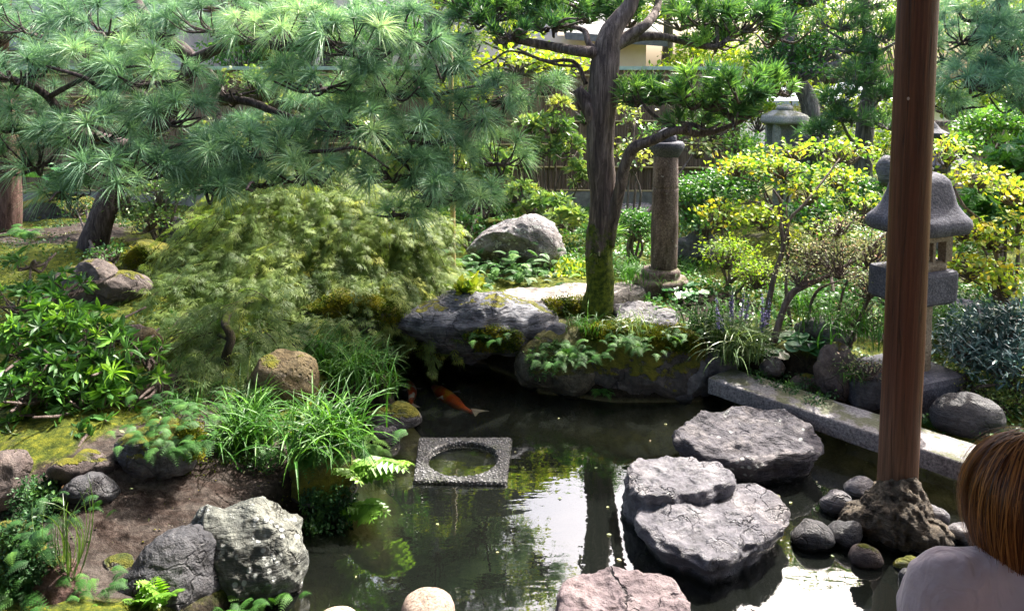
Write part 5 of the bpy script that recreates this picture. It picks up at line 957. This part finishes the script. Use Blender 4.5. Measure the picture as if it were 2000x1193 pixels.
r = rg(312); m = 90; x = r.uniform(-1.2, 3.4, m); y = r.uniform(2.6, 5.2, m); k = sdist(x, y) < -.1; x, y = x[k], y[k]; mb = MB(); scatter(mb, T_OVAL, np.stack([x, y, x * 0 + .004], 1), np.stack([r.normal(size=len(x)), r.normal(size=len(x)), x * 0], 1), r.uniform(.012, .028, len(x)), r.random(len(x)))
o = mb.build('floating_leaves', M['bud'], loc=(0, 0, 0), smooth=False); o['kind'] = 'stuff'
cover('moss_tufts', 26000, (-4.5, -.3, 3.0, 7.0), t_diamond(.3), .014, 'mossleaf', 306, v=(.35, .25), thr=-.05, dn=1.5)

# ------------------------------------------------------------------ weeping laceleaf maple
def laceleaf():
    r = rg(400); fol = MB(); tw = MB()
    L_ = [(600,400,200,60,6.3,170),(740,440,130,70,6.1,150),(800,530,90,70,5.9,120),(620,470,210,50,6.0,170),(470,460,110,45,6.0,80),(430,540,120,55,5.7,100),(560,540,140,45,5.7,110),(720,560,140,50,5.7,110),(835,590,55,25,5.7,36),(400,610,110,40,5.3,70),(500,620,90,35,4.9,60),(330,590,60,40,5.3,35),(640,620,90,25,5.3,45),(380,670,60,25,4.8,26),(450,655,70,30,4.62,44),(520,665,60,20,4.7,24),(600,345,110,25,6.5,60)]
    for cx, cy, rx, ry, Y, n in L_:
        n = int(n * 1.0); c = at(cx, cy, Y); s = Y / FPX; u = nrm(r.normal(size=(n, 3))); u[:, 1] = np.where(r.random(n) < .75, -np.abs(u[:, 1]), u[:, 1]); u[:, 2] = np.abs(u[:, 2]) * .9 - .15; rad = r.uniform(.6, 1, n)[:, None]
        P_ = c + u * rad * np.array([rx * s, .42, ry * s]); d = nrm(np.stack([u[:, 0] + (P_[:, 0] - at(590, 500, 6)[0]) * .5, u[:, 1] - .45, u[:, 2] * .3 - .15 + r.normal(size=n) * .1], 1)); K = 8; L = r.uniform(.22, .38, n)
        P_[:, 2] = (np.round(P_[:, 2] / .17 + .5 * noise(P_ * [1.5, 1.5, 0])) + .16 * r.normal(size=n)) * .17
        vb = np.clip(.2 + (cx - 450) * .0009 + .22 * r.normal(size=n), 0, 1)  # leaves paler and yellower to the right: sunlit side put into the colour
        for q in range(K):
            t_ = (q + .3) / K; pos = P_ + d * (L * t_)[:, None] - np.stack([0 * L, 0 * L, L * t_ * t_ * .5], 1) + r.normal(size=(n, 3)) * .008; dd = d - np.array([0, 0, .8]) * t_ + r.normal(size=(n, 3)) * .42 - [0, 0, .1]
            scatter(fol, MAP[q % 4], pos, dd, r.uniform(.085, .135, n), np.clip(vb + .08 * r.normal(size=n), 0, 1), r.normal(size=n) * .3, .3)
        for k in range(0, n, 3): e = P_[k] + d[k] * L[k] - [0, 0, L[k] * .7]; tube(tw, [P_[k] - d[k] * .12, P_[k], (P_[k] + e) / 2 + [0, 0, L[k] * .17], e], [.004, .0035, .003, .002], 4, sub=2)
    b = on(447, 735); Yb = b[1]
    st = [([b - [0, 0, .05], at(440, 700, Yb), at(452, 660, Yb), at(440, 625, Yb + .1), at(470, 590, 5.4), at(520, 560, 5.6), at(540, 500, 5.9), at(600, 440, 6.1)], [.03,.025,.024,.022,.022,.02,.016,.01]), (PX([(470,590,5.4),(450,540,5.5),(470,500,5.7),(430,480,5.8)]), [.024,.018,.013,.008]), (PX([(540,500,5.9),(640,500,5.8),(700,480,5.8),(790,500,5.8)]), [.02,.016,.012,.008]), (PX([(520,560,5.6),(600,570,5.5),(680,580,5.5),(770,590,5.5)]), [.018,.014,.01,.006]), (PX([(445,660,Yb),(400,640,5.1),(350,610,5.2)]), [.016,.012,.007])]
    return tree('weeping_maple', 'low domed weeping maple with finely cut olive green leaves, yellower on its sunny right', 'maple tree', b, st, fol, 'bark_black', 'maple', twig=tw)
laceleaf()

# ------------------------------------------------------------------ shrubs
def whorled(label, plist, size, leaf, seed, name='shrub', cat='shrub', v=(.5, .2), stems=None, group=None, tm=None, base=None, twr=.004, bk='twig', upb=.7):
    fol = MB(); tw = MB(); pads(fol, tw, plist, tm or WH, size, seed, v=v, upb=upb, droop=.1, twr=twr); p0 = plist[0]
    if base is None: b = at(p0[0], p0[1], p0[4]); base = np.array([b[0], b[1], float(H(b[0], b[1])[0])])
    r = rg(seed + 1); st = stems or []
    if not st:
        for q in plist: e = at(q[0], q[1] + q[3] * .5, q[4]); b_ = np.array([base[0] * .7 + e[0] * .3, base[1] * .7 + e[1] * .3, 0]); b_[2] = float(H(b_[0], b_[1])[0]) - .03; st.append(([b_, (b_ + e) / 2 + r.normal(size=3) * .05, e], [.014, .011, .006]))
    return tree(name, label, cat, base, st, fol, bk, leaf, group, 'foliage', 'stem', tw, 4)
whorled('glossy dark green shrub with whorled pointed leaves filling the lower left', [(120,720,110,50,3.9,34),(60,590,80,40,4.3,18),(60,660,90,50,4.1,26),(170,640,80,40,4.1,20),(40,760,90,50,3.75,26),(190,740,80,45,3.9,26),(250,770,50,40,3.95,12),(60,840,80,40,3.65,18),(190,840,50,25,3.65,7),(160,880,60,30,3.6,8),(290,690,40,25,4.1,6),(310,740,25,20,4.05,3),(120,560,60,35,4.4,9),(60,510,40,25,4.6,5),(180,930,40,15,3.55,3),(0,880,50,20,3.55,5),(110,640,90,60,4.15,30),(150,770,100,50,3.85,30),(230,690,70,40,4.0,14)], .095, 'rhodo', 410, v=(.42, .25))
WF = [t_whorl(7, 50 + k, .3, .4) for k in range(3)]
whorled('tall shrub with pale whorled leaves and some yellow ones before the bamboo fence', [(1080,245,50,25,8.8,34),(1110,290,40,30,8.7,30),(1060,290,30,25,8.7,16),(1130,345,20,30,8.6,16),(1030,240,25,15,8.8,10),(1090,205,25,12,8.8,8),(1010,310,30,40,8.7,14)], .13, 'palegreen', 411, v=(.4, .22))
whorled('low rounded shrub with pale whorled leaves right above the great lichen boulder', [(1070,405,60,30,7.9,60),(1110,430,40,25,7.6,34),(1020,380,40,25,8.0,30)], .12, 'palegreen', 412, v=(.5, .25))
whorled('sunny pale leaved shrub left of the thin upright pole', [(860,300,50,30,8.4,40),(910,340,50,40,8.4,40),(960,330,40,40,8.4,34),(830,260,40,30,8.4,22),(800,330,50,40,8.3,34)], .16, 'palegreen', 413, v=(.65, .3))
bush('shrub', 'shrub with yellow leaves between the centre trunk and the pillar top', 'shrub', [(1235,310,30,40,8.2,170),(1230,235,25,30,8.4,90),(1360,290,40,25,8.6,140)], T_OVAL, .07, 'palegreen', 414, v=(.7, .25))
bush('shrub', 'small round clipped shrub between the centre trunk and the pillar', 'shrub', [(1240,445,38,34,7.0,1500)], T_SMALL, .035, 'green', 415, clump=4)
bush('shrub', 'dense small leaved green bush right of the pillar', 'shrub', [(1400,380,80,45,7.3,2400),(1350,400,40,50,7.2,900),(1470,350,60,40,7.4,1200),(1380,440,50,25,7.0,600)], T_OVAL, .042, 'green', 416, v=(.55, .25))
bush('shrub', 'loose leaved shrub behind the dense bush, in front of the fence end', 'shrub', [(1390,250,60,35,8.8,420),(1290,265,40,25,8.9,160),(1450,290,40,30,8.6,400),(1450,330,50,30,8.2,400)], T_LEAF, .06, 'green', 417, v=(.75, .25))
bush('shrub', 'leafy shrub before the distant lantern shaft', 'shrub', [(1540,345,60,22,7.9,500),(1610,360,50,30,7.6,500),(1470,310,25,30,8.2,200)], T_OVAL, .06, 'green', 418, v=(.65, .25))
st = [(PX([(1492,672,5.2),(1500,600,5.2),(1512,540,5.2),(1530,480,5.25),(1520,420,5.3),(1525,395,5.3),(1510,370,5.3)]), [.022,.02,.018,.016,.014,.012,.006]), (PX([(1530,480,5.25),(1542,430,5.3),(1570,400,5.3),(1610,350,5.4),(1640,310,5.5)]), [.014,.012,.01,.008,.004]), (PX([(1545,640,5.3),(1535,560,5.3),(1540,480,5.3),(1535,400,5.4)]), [.014,.012,.01,.006]), (PX([(1520,420,5.3),(1480,395,5.4),(1440,400,5.5)]), [.008,.006,.004])]
bush('deciduous_shrub', 'airy shrub of bright yellow green leaves on dark forked stems before the dense bush', 'shrub', [(1440,330,60,18,5.7,230),(1530,335,60,18,5.6,250),(1410,425,55,22,5.5,330),(1490,430,50,22,5.4,220),(1580,380,50,25,5.5,190),(1640,350,45,25,5.6,170),(1550,300,60,18,5.9,170),(1640,300,60,25,6.0,200),(1600,450,50,25,5.3,130),(1680,410,40,35,5.5,150),(1540,480,30,20,5.4,80)], T_OVAL, .046, 'yellow', 420, 'twig', st, None, on(1495, 672), v=(.45, .3), clump=9)
st = [(PX([(1512,668,4.9),(1525,620,4.9),(1545,575,4.9),(1580,555,4.9),(1625,535,4.95),(1680,500,5.0),(1735,452,5.05)]), [.024,.022,.022,.018,.015,.012,.008]), (PX([(1580,650,5.0),(1582,600,5.0),(1600,565,5.0),(1640,548,5.0)]), [.012,.011,.009,.005]), (PX([(1632,670,4.9),(1640,600,4.9),(1655,550,4.9),(1690,535,4.9)]), [.01,.009,.008,.005]), (PX([(1655,690,4.8),(1680,620,4.8),(1705,570,4.85),(1720,540,4.9)]), [.013,.012,.01,.005])]
bush('twiggy_shrub', 'bare looking grey stemmed shrub dotted with tiny pale leaves left of the post', 'shrub', [(1640,510,80,45,4.9,620),(1700,490,50,50,5.0,400),(1590,500,50,40,5.0,420),(1560,540,40,25,4.9,240),(1700,560,40,30,4.8,300),(1680,620,50,40,4.8,260),(1690,720,50,30,4.5,240),(1640,440,50,25,5.0,260)], T_SMALL, .022, 'bud', 421, 'twig', st, None, on(1515, 668), v=(.45, .3), clump=9, cl=5, twr=.0022)
st = [(PX([(1990,720,4.8),(1960,560,4.9),(1930,450,5.0),(1880,400,5.0),(1850,330,5.1)]), [.02,.018,.014,.01,.005]), (PX([(1960,560,4.9),(1910,520,4.8),(1860,510,4.8)]), [.012,.009,.005])]
bush('deciduous_shrub', 'golden yellow leaved shrub fanning out right of the lantern roof', 'shrub', [(1850,300,30,35,5.2,170),(1910,350,60,20,5.0,220),(1970,380,50,25,5.0,170),(1940,470,60,22,4.9,250),(1880,450,40,25,4.9,150),(1900,530,60,22,4.8,220),(1965,560,35,35,4.7,220),(1985,440,30,30,4.9,100),(1860,520,30,20,4.9,60)], T_OVAL, .048, 'yellow', 422, 'twig', st, None, on(1990, 720), v=(.6, .3))
bush('small_maple', 'green maple with star shaped leaves behind the golden shrub', 'maple tree', [(1960,410,60,30,5.8,420),(1900,440,50,30,5.8,300),(1990,330,40,40,6.0,260)], FIVE, .09, 'green', 423, v=(.6, .2))
bush('azalea_bush', 'rounded green azalea bush in the sun at the upper right edge', 'shrub', [(1940,260,70,45,7.8,3000),(1880,290,40,25,7.6,900),(1990,230,40,40,7.9,900)], T_OVAL, .045, 'green', 424, v=(.75, .2))
bush('blue_leaved_shrub', 'blue green narrow leaved shrub at the right edge, in shade', 'shrub', [(1930,660,60,40,4.7,700),(1980,640,40,50,4.7,500),(1890,690,40,30,4.6,400),(1960,720,60,35,4.5,600),(2010,720,40,60,4.4,400)], T_NARROW, .075, 'bluegreen', 425, v=(.55, .25), clump=6)
bush('small_leaved_shrub', 'fine pale leaved shrub sprawling above the veined boulder', 'shrub', [(1900,760,60,25,4.5,900),(1960,790,50,30,4.4,900),(1870,740,30,20,4.6,300),(1985,750,30,30,4.4,400)], T_SMALL, .024, 'palegreen', 426, v=(.5, .25), cl=4)
bush('small_leaved_shrub', 'olive dome of tiny leaves just right of the lantern shaft', 'shrub', [(1860,640,40,45,5.1,2600)], T_SMALL, .022, 'creeper', 427, v=(.85, .2), clump=5)
bush('shrub', 'dark sparse shrub with small pale leaves right of the leaning pine trunk', 'shrub', [(310,380,60,35,6.6,700),(290,430,50,30,6.5,500),(360,350,50,25,6.8,500),(250,400,30,30,6.6,200)], T_SMALL, .04, 'palegreen', 428, v=(.2, .2), cl=3)
bush('shrub', 'low mixed green shrub behind the left of the great lichen boulder', 'shrub', [(900,440,50,30,7.6,500),(960,400,60,30,8.2,700),(880,400,40,30,8.2,400)], T_OVAL, .06, 'green', 429, v=(.5, .25))
bush('shrub', 'small seedling shrub on the moss before the leaning pine trunk', 'shrub', [(205,500,40,18,5.9,240),(150,410,30,20,7.0,200)], T_SMALL, .035, 'creeper', 430, v=(.8, .2))
bush('shrub', 'yellow leaved low shrub beneath the dense bush', 'shrub', [(1420,500,50,35,6.2,700),(1480,540,40,30,5.9,500)], T_SMALL, .035, 'lime', 431, v=(.4, .25), cl=3.5)
bush('shrub', 'wide sunlit shrub behind the pine branches above the weeping maple', 'shrub', [(620,255,120,55,9.0,900),(760,310,80,60,8.8,700),(450,290,90,45,9.0,450),(690,370,130,40,8.8,700)], T_OVAL, .075, 'palegreen', 433, v=(.45, .3))
bush('shrub', 'bright lime leaved thicket behind the distant lantern', 'shrub', [(1620,205,60,35,10.6,380),(1540,170,50,25,10.6,300),(1710,215,50,35,10.4,320),(1480,230,50,40,9.8,420),(1620,270,60,45,10.4,700),(1720,300,60,60,9.6,700),(1660,330,70,40,9.0,600)], T_OVAL, .07, 'lime', 434, v=(.5, .3))
bush('shrub', 'dark leafy shrub in the shade between the lantern and the grey stems', 'shrub', [(1650,600,60,30,5.8,500),(1600,430,60,40,6.6,900),(1660,380,60,40,6.8,900)], T_OVAL, .05, 'green', 432, v=(.35, .25))
# big long needled pine, front left
fol = MB(); tw = MB()
PA = [(40,130,90,50,5.2,16),(70,300,110,60,5.0,20),(30,230,60,50,5.1,10),(180,120,110,50,5.4,18),(300,140,90,45,5.3,18),(170,250,100,50,5.1,18),(250,330,110,45,4.9,20),(330,220,80,50,5.2,14),(130,370,60,30,4.9,8),
 (380,300,110,45,5.0,20),(480,290,90,40,5.0,16),(560,270,80,40,5.2,14),(600,330,70,35,5.0,10),(200,40,140,50,5.8,20),(420,40,120,50,5.6,22),(60,40,100,50,5.9,16),(560,60,110,55,5.4,24),(690,80,110,60,5.3,26),(800,60,90,55,5.5,18),
 (640,150,110,45,5.3,22),(760,160,110,50,5.4,24),(870,120,60,50,5.6,12),(700,240,110,45,5.2,22),(820,260,90,40,5.4,16),(640,20,120,40,5.8,16),(760,330,90,35,5.2,14),(850,370,90,40,5.2,20),(940,390,70,35,5.3,14),(930,220,70,45,5.6,14),(980,180,60,35,5.9,9),(880,310,80,40,5.5,12),(970,300,60,40,5.8,9),(500,350,70,25,4.9,12),(400,360,70,20,4.8,10),(1050,170,50,25,6.2,7),(470,170,50,30,5.6,6),(300,60,60,30,5.7,8),(900,60,50,40,5.9,9),(780,410,50,20,5.2,6)]
pads(fol, tw, PA, NEED, .22, 11, v=(.45, .25), droop=.4)
base = on(175, 480)
P0 = at(178, 470, base[1]); Y0 = base[1]
tr_ = [([base - [0, 0, .1], at(200, 420, Y0), at(232, 350, 6.6), at(262, 290, 6.4), at(330, 215, 6.2), at(372, 120, 6.1), at(300, 60, 6.0), at(240, -40, 6.2)], [.13, .105, .095, .085, .075, .065, .055, .04]),
 (PX([(345,150,6.1),(400,140,5.9),(430,180,5.7),(432,192,5.6),(490,200,5.5),(545,222,5.4),(620,240,5.4),(720,250,5.3),(830,262,5.4)]), [.05,.042,.036,.034,.03,.024,.018,.014,.01]),
 (PX([(425,188,5.6),(415,205,5.5),(428,225,5.4),(400,262,5.2),(330,290,5.0)]), [.026,.022,.018,.014,.01]),
 (PX([(262,290,6.4),(170,262,5.8),(130,245,5.4),(95,190,5.3),(40,160,5.2),(-30,150,5.2)]), [.06,.045,.036,.028,.02,.012]),
 (PX([(95,190,5.3),(150,160,5.2),(200,140,5.2),(270,130,5.2),(320,140,5.2)]), [.02,.016,.013,.01,.007]),
 (PX([(320,210,6.2),(250,172,5.5),(200,172,5.2),(160,150,5.1),(90,130,5.1)]), [.04,.024,.018,.014,.009]),
 (PX([(545,222,5.4),(560,290,5.2),(640,295,5.0),(700,290,5.0),(760,330,5.1)]), [.02,.015,.013,.01,.007]),
 (PX([(372,120,6.1),(470,80,5.8),(560,95,5.5),(650,85,5.4),(720,100,5.4),(800,90,5.5)]), [.045,.034,.026,.02,.014,.01]),
 (PX([(720,250,5.3),(800,330,5.3),(860,370,5.2),(930,400,5.3)]), [.016,.013,.011,.008]),
 (PX([(620,175,5.5),(740,185,5.5),(850,185,5.5),(920,170,5.8),(1000,165,6.0)]), [.022,.018,.015,.012,.008]),
 (PX([(70,290,5.1),(120,280,5.0),(180,290,4.9),(260,310,4.9)]), [.014,.012,.01,.007])]
tree('pine_tree', 'large spreading long needled pine whose dark leaning trunk stands left of the weeping maple', 'pine tree', base, tr_, fol, 'bark_dark', 'pine', twig=tw)
# second pine at the left edge, behind
fol = MB(); tw = MB(); base = on(5, 450)
pads(fol, tw, [(120,60,120,50,7.2,24),(-20,60,100,60,7.0,20),(300,30,130,40,7.4,22),(330,330,140,30,7.2,16),(440,0,110,40,7.4,16),(560,-20,140,30,7.5,14),(100,-70,200,30,7.0,12),(150,190,110,30,7.0,16),(300,250,110,30,7.1,14),(520,250,90,30,7.2,14),(640,200,90,30,7.3,14),(20,170,70,30,7.0,10)], NEED, .22, 12, v=(.35, .2))
tree('pine_tree', 'reddish trunked pine cut off by the left edge of the photo', 'pine tree', base, [([base - [0, 0, .1], at(12, 380, base[1]), at(5, 250, base[1]), at(-8, 120, base[1]), at(5, -60, base[1] - .1), at(30, -260, base[1] - .2)], [.16, .13, .12, .11, .1, .07])], fol, 'bark_red', 'pine', twig=tw)
# third pine, top right behind the post
fol = MB(); tw = MB(); base = on(1850, 420)
pads(fol, tw, [(1880,60,90,50,6.8,26),(1980,80,80,60,6.6,24),(1900,150,90,45,6.6,28),(1990,180,70,50,6.5,22),(1850,200,50,35,6.8,12),(1960,10,110,50,6.8,22),(1840,100,50,40,7.0,10),(1950,-70,140,50,6.8,26),(2080,60,90,80,6.6,20),(2070,-90,120,60,6.6,18)], NEED, .22, 13, v=(.5, .2))
tree('pine_tree', 'blue green pine filling the top right corner behind the wooden post', 'pine tree', on(1975, 330), [(PX([(2080,420,7.6),(2040,260,7.3),(1985,150,7.0),(1960,30,6.9),(1950,-90,6.9)]), [.09,.075,.06,.05,.03]), (PX([(1985,150,7.0),(1930,165,6.8),(1880,150,6.7),(1840,170,6.8)]), [.035,.028,.018,.01]), (PX([(1965,60,6.9),(1930,40,6.8),(1885,40,6.8),(1870,15,6.8)]), [.03,.022,.016,.01]), (PX([(2040,260,7.3),(1960,180,6.8),(1900,190,6.6)]), [.03,.02,.01])], fol, 'bark_dark', 'pine_far', twig=tw)

# the centre tree
fol = MB(); tw = MB(); base = on(1168, 612); Yc = base[1]
PC = [(950,25,80,35,5.9,36),(1030,10,80,40,6.0,40),(1120,20,90,45,6.2,40),(1080,45,60,20,5.8,14),(1230,30,70,45,6.1,26),(1000,60,50,22,5.7,10),(1180,-10,120,50,6.2,30),(900,-10,60,30,6.0,14),(1370,30,80,45,5.9,34),(1450,40,70,45,5.8,32),(1520,60,40,30,5.9,14),(1400,80,70,20,5.8,14),
 (1240,180,50,40,5.5,14),(1300,175,60,42,5.4,18),(1370,180,75,50,5.3,24),(1450,170,75,45,5.2,26),(1520,170,45,28,5.3,14),(1350,235,60,15,5.3,8),(1430,215,50,18,5.2,10),(1180,450,35,18,5.7,6),(1170,480,20,14,5.65,3),(1300,-50,150,30,6.0,18),(1060,-50,130,30,6.0,14),(1140,195,20,14,5.7,3),(1145,235,15,10,5.7,2)]
pads(fol, tw, PC, MAKI, .15, 14, v=(.5, .28), upb=.9, droop=.12, twr=.0045)
s = Yc / FPX
tr_ = [([base - [0, 0, .12], base + [0, 0, .05], at(1172, 560, Yc), at(1170, 480, Yc), at(1178, 400, Yc), at(1172, 300, Yc), at(1176, 200, Yc), at(1182, 120, Yc), at(1195, 60, Yc), at(1230, 10, Yc), at(1255, -80, Yc)], [38*s, 33*s, 28*s, 27*s, 26*s, 27*s, 30*s, 28*s, 22*s, 15*s, 9*s]),
 (PX([(1176,200,Yc-.02),(1142,190,Yc-.03),(1128,175,Yc-.02),(1150,215,Yc-.04),(1160,260,Yc-.02)]), [.03,.045,.035,.05,.03]),
 (PX([(1188,480,Yc-.02),(1196,430,Yc-.06),(1210,370,Yc-.12),(1222,320,Yc-.18),(1240,288,Yc-.22),(1280,272,Yc-.28),(1320,255,Yc-.35),(1370,262,5.35),(1430,245,5.25),(1490,215,5.2)]), [.05,.046,.043,.04,.042,.036,.03,.022,.016,.01]),
 (PX([(1175,105,Yc),(1130,100,Yc-.05),(1080,92,5.8),(1020,80,5.8),(985,70,5.8),(960,50,5.8),(925,25,5.8),(890,5,5.9)]), [.045,.04,.036,.032,.028,.022,.016,.01]),
 (PX([(1185,150,Yc-.1),(1160,140,5.65),(1172,110,5.6),(1150,85,5.6),(1140,60,5.65),(1095,45,5.7),(1075,20,5.8)]), [.025,.026,.027,.024,.02,.016,.01]),
 (PX([(1145,165,5.7),(1130,130,5.7),(1110,118,5.7),(1070,120,5.7),(1040,110,5.7),(1010,95,5.7)]), [.018,.016,.014,.013,.01,.007]),
 (PX([(1195,95,Yc),(1230,70,Yc),(1265,45,Yc),(1285,10,6.0),(1290,-60,6.0)]), [.05,.045,.036,.028,.02]),
 (PX([(1200,95,Yc),(1240,75,5.8),(1290,72,5.8),(1340,82,5.8),(1390,92,5.75),(1410,85,5.75),(1440,60,5.8)]), [.035,.034,.03,.028,.026,.02,.012]),
 (PX([(1400,88,5.75),(1400,55,5.8),(1385,20,5.9)]), [.018,.014,.008]),
 (PX([(1130,130,5.7),(1080,125,5.8),(1000,100,5.8),(960,120,5.8),(900,150,5.9)]), [.012,.01,.008,.008,.005]),
 (PX([(1320,255,Yc-.35),(1290,235,5.4),(1265,215,5.4),(1240,180,5.5)]), [.018,.014,.011,.007]),
 (PX([(1370,262,5.35),(1380,225,5.3),(1430,205,5.2),(1460,185,5.2)]), [.016,.013,.01,.007])]
tree('podocarpus_tree', 'tall dark trunked tree with narrow strap leaves in layered tufts, mossy foot, in the centre', 'tree', base, tr_, fol, 'bark_maki', 'maki', twig=tw)
# cloud pruned tree behind, right of centre
fol = MB(); tw = MB(); base = on(1690, 440); Yk = 8.2
pads(fol, tw, [(1640,40,60,35,8.0,40),(1720,60,50,35,8.0,36),(1660,90,50,20,8.0,20),(1680,150,55,25,7.9,36),(1720,180,50,22,7.9,30),(1640,190,50,25,7.9,30),(1665,225,50,20,7.8,26),(1690,120,40,20,8.0,22),(1600,255,45,20,7.8,22),(1730,240,40,20,7.9,20),(1700,0,60,30,8.1,36),(1640,-40,90,30,8.2,30),(1700,400,40,20,7.4,20)], FINE, .15, 15, v=(.35, .2), upb=1.0, droop=.05, twr=.004)
tree('clipped_tree', 'dark green tree pruned into feathery tufts just left of the wooden post', 'tree', base, [([at(1690, 440, Yk), at(1685, 330, Yk), at(1690, 240, Yk), at(1700, 170, Yk), at(1702, 110, Yk), at(1690, 30, Yk), at(1680, -60, Yk)], [.11,.1,.09,.08,.065,.05,.03]), (PX([(1702,110,Yk),(1670,95,8.1),(1640,75,8.0),(1615,60,8.0)]), [.03,.024,.016,.01]), (PX([(1700,180,Yk),(1730,185,8.0),(1760,170,8.0)]), [.03,.024,.016]), (PX([(1702,115,Yk),(1730,95,8.1),(1755,80,8.1)]), [.03,.02,.012]), (PX([(1688,300,Yk),(1660,270,8.0),(1640,230,7.9)]), [.025,.018,.01])], fol, 'bark_grey', 'maki', twig=tw)

# background wood beyond the fence
BT = 'leafy trees beyond the fence'
def bgtree(label, px, Y, plist, tm, size, leaf, seed, tr_=None, **k):
    b = at(px, 300, Y); b = np.array([b[0], b[1], float(H(b[0], b[1])[0])]); top = plist[0]
    st = tr_ or [([b, at(px - 6, 200, Y), at(px + 5, 80, Y), at(px, -60, Y)], [.14, .12, .09, .05])]
    return bush('garden_tree', label, 'tree', plist, tm, size, leaf, seed, 'bark_grey', st, BT, b, twr=.008, **k)
bgtree('bright lime leaved tree glowing in the sun above the distant lantern', 1600, 11.5, [(1560,60,110,70,11.5,1600),(1480,150,90,50,11,1100),(1620,130,90,50,11.5,900),(1560,-60,120,50,11.5,500),(1600,-230,150,80,11.5,1300),(1780,-240,120,90,11.5,900),(1430,220,60,40,10.6,500)], T_OVAL, .085, 'lime', 101)  # rightmost high crown, above the frame, added to cut sky glare on the pond
bgtree('pale yellow green tree behind the branches right of the centre trunk', 1300, 13.5, [(1330,20,120,50,13,1900),(1290,160,70,25,11.5,500),(1380,130,80,60,12.5,1400),(1350,-60,120,40,13,500)], T_OVAL, .09, 'lime', 102, v=(.6, .25))
bgtree('dark leaved tree with crooked limbs above the distant lantern', 1545, 9.8, [(1520,120,60,35,9.8,900),(1600,100,60,35,9.8,900),(1560,140,60,20,9.6,500),(1500,20,80,40,9.8,900),(1580,-20,100,40,9.8,1200)], T_LEAF, .07, 'green', 103, [(PX([(1592,330,9.8),(1580,200,9.8),(1540,130,9.8),(1540,60,9.8),(1560,-60,9.8)]), [.12,.11,.1,.08,.05]), (PX([(1555,150,9.8),(1600,135,9.7),(1640,120,9.7),(1610,90,9.7)]), [.07,.06,.04,.02])], v=(.25, .2))
bgtree('sunny yellow green tree beyond the right edge fence', 1900, 14, [(1870,210,90,40,13,1200),(1960,220,80,40,13,1000),(1900,60,120,80,14,2000),(2050,60,120,140,14,2200),(1900,-70,150,50,14,700),(1760,100,70,120,13.5,1500)], T_OVAL, .1, 'lime', 104, v=(.6, .25))
bgtree('green broad leaved tree standing behind the pine at the upper left', 640, 11, [(600,100,120,80,11,1800),(480,120,90,60,11,1100),(760,90,110,80,11,1600),(600,-40,180,50,11,900),(620,-190,220,90,11,2600),(350,190,80,60,10.8,800)], T_LEAF, .1, 'green', 105)
bgtree('thin tree with yellow tinted leaves between the long needled pine and the centre trunk', 950, 8.6, [(1010,130,100,25,8.4,500),(900,190,60,30,8.4,300),(850,20,50,30,8.4,200),(985,75,60,30,9.0,340),(900,90,50,40,9.0,220),(960,-110,110,90,9.2,1100),(840,-170,120,90,9.4,1000),(1040,-200,90,50,9.4,500),(1090,130,60,20,8.4,250)], T_OVAL, .08, 'lime', 106, [(PX([(850,420,8.6),(842,300,8.6),(850,200,8.5),(838,60,8.5),(842,-80,8.5)]), [.08,.07,.065,.055,.04]), (PX([(848,190,8.5),(920,160,8.5),(980,130,8.4),(1020,100,8.4),(1060,95,8.4)]), [.035,.028,.022,.016,.01])], v=(.7, .2))
t_ = bush('mossy_tree', 'old mossy leaning trunk with small leaves behind the pine branches at upper left', 'tree', [(620,190,70,30,7.6,500),(680,220,60,30,7.6,450),(500,160,60,25,7.6,300),(730,200,50,25,7.6,300)], T_OVAL, .055, 'palegreen', 107, 'bark_mossy', [(PX([(660,400,7.9),(600,300,7.9),(540,190,7.8),(530,150,7.8),(520,60,7.8)]), [.13,.12,.11,.08,.05]), (PX([(530,180,7.8),(480,190,7.7),(430,200,7.7)]), [.09,.07,.04]), (PX([(540,185,7.8),(590,210,7.6),(640,220,7.5)]), [.07,.05,.03])])
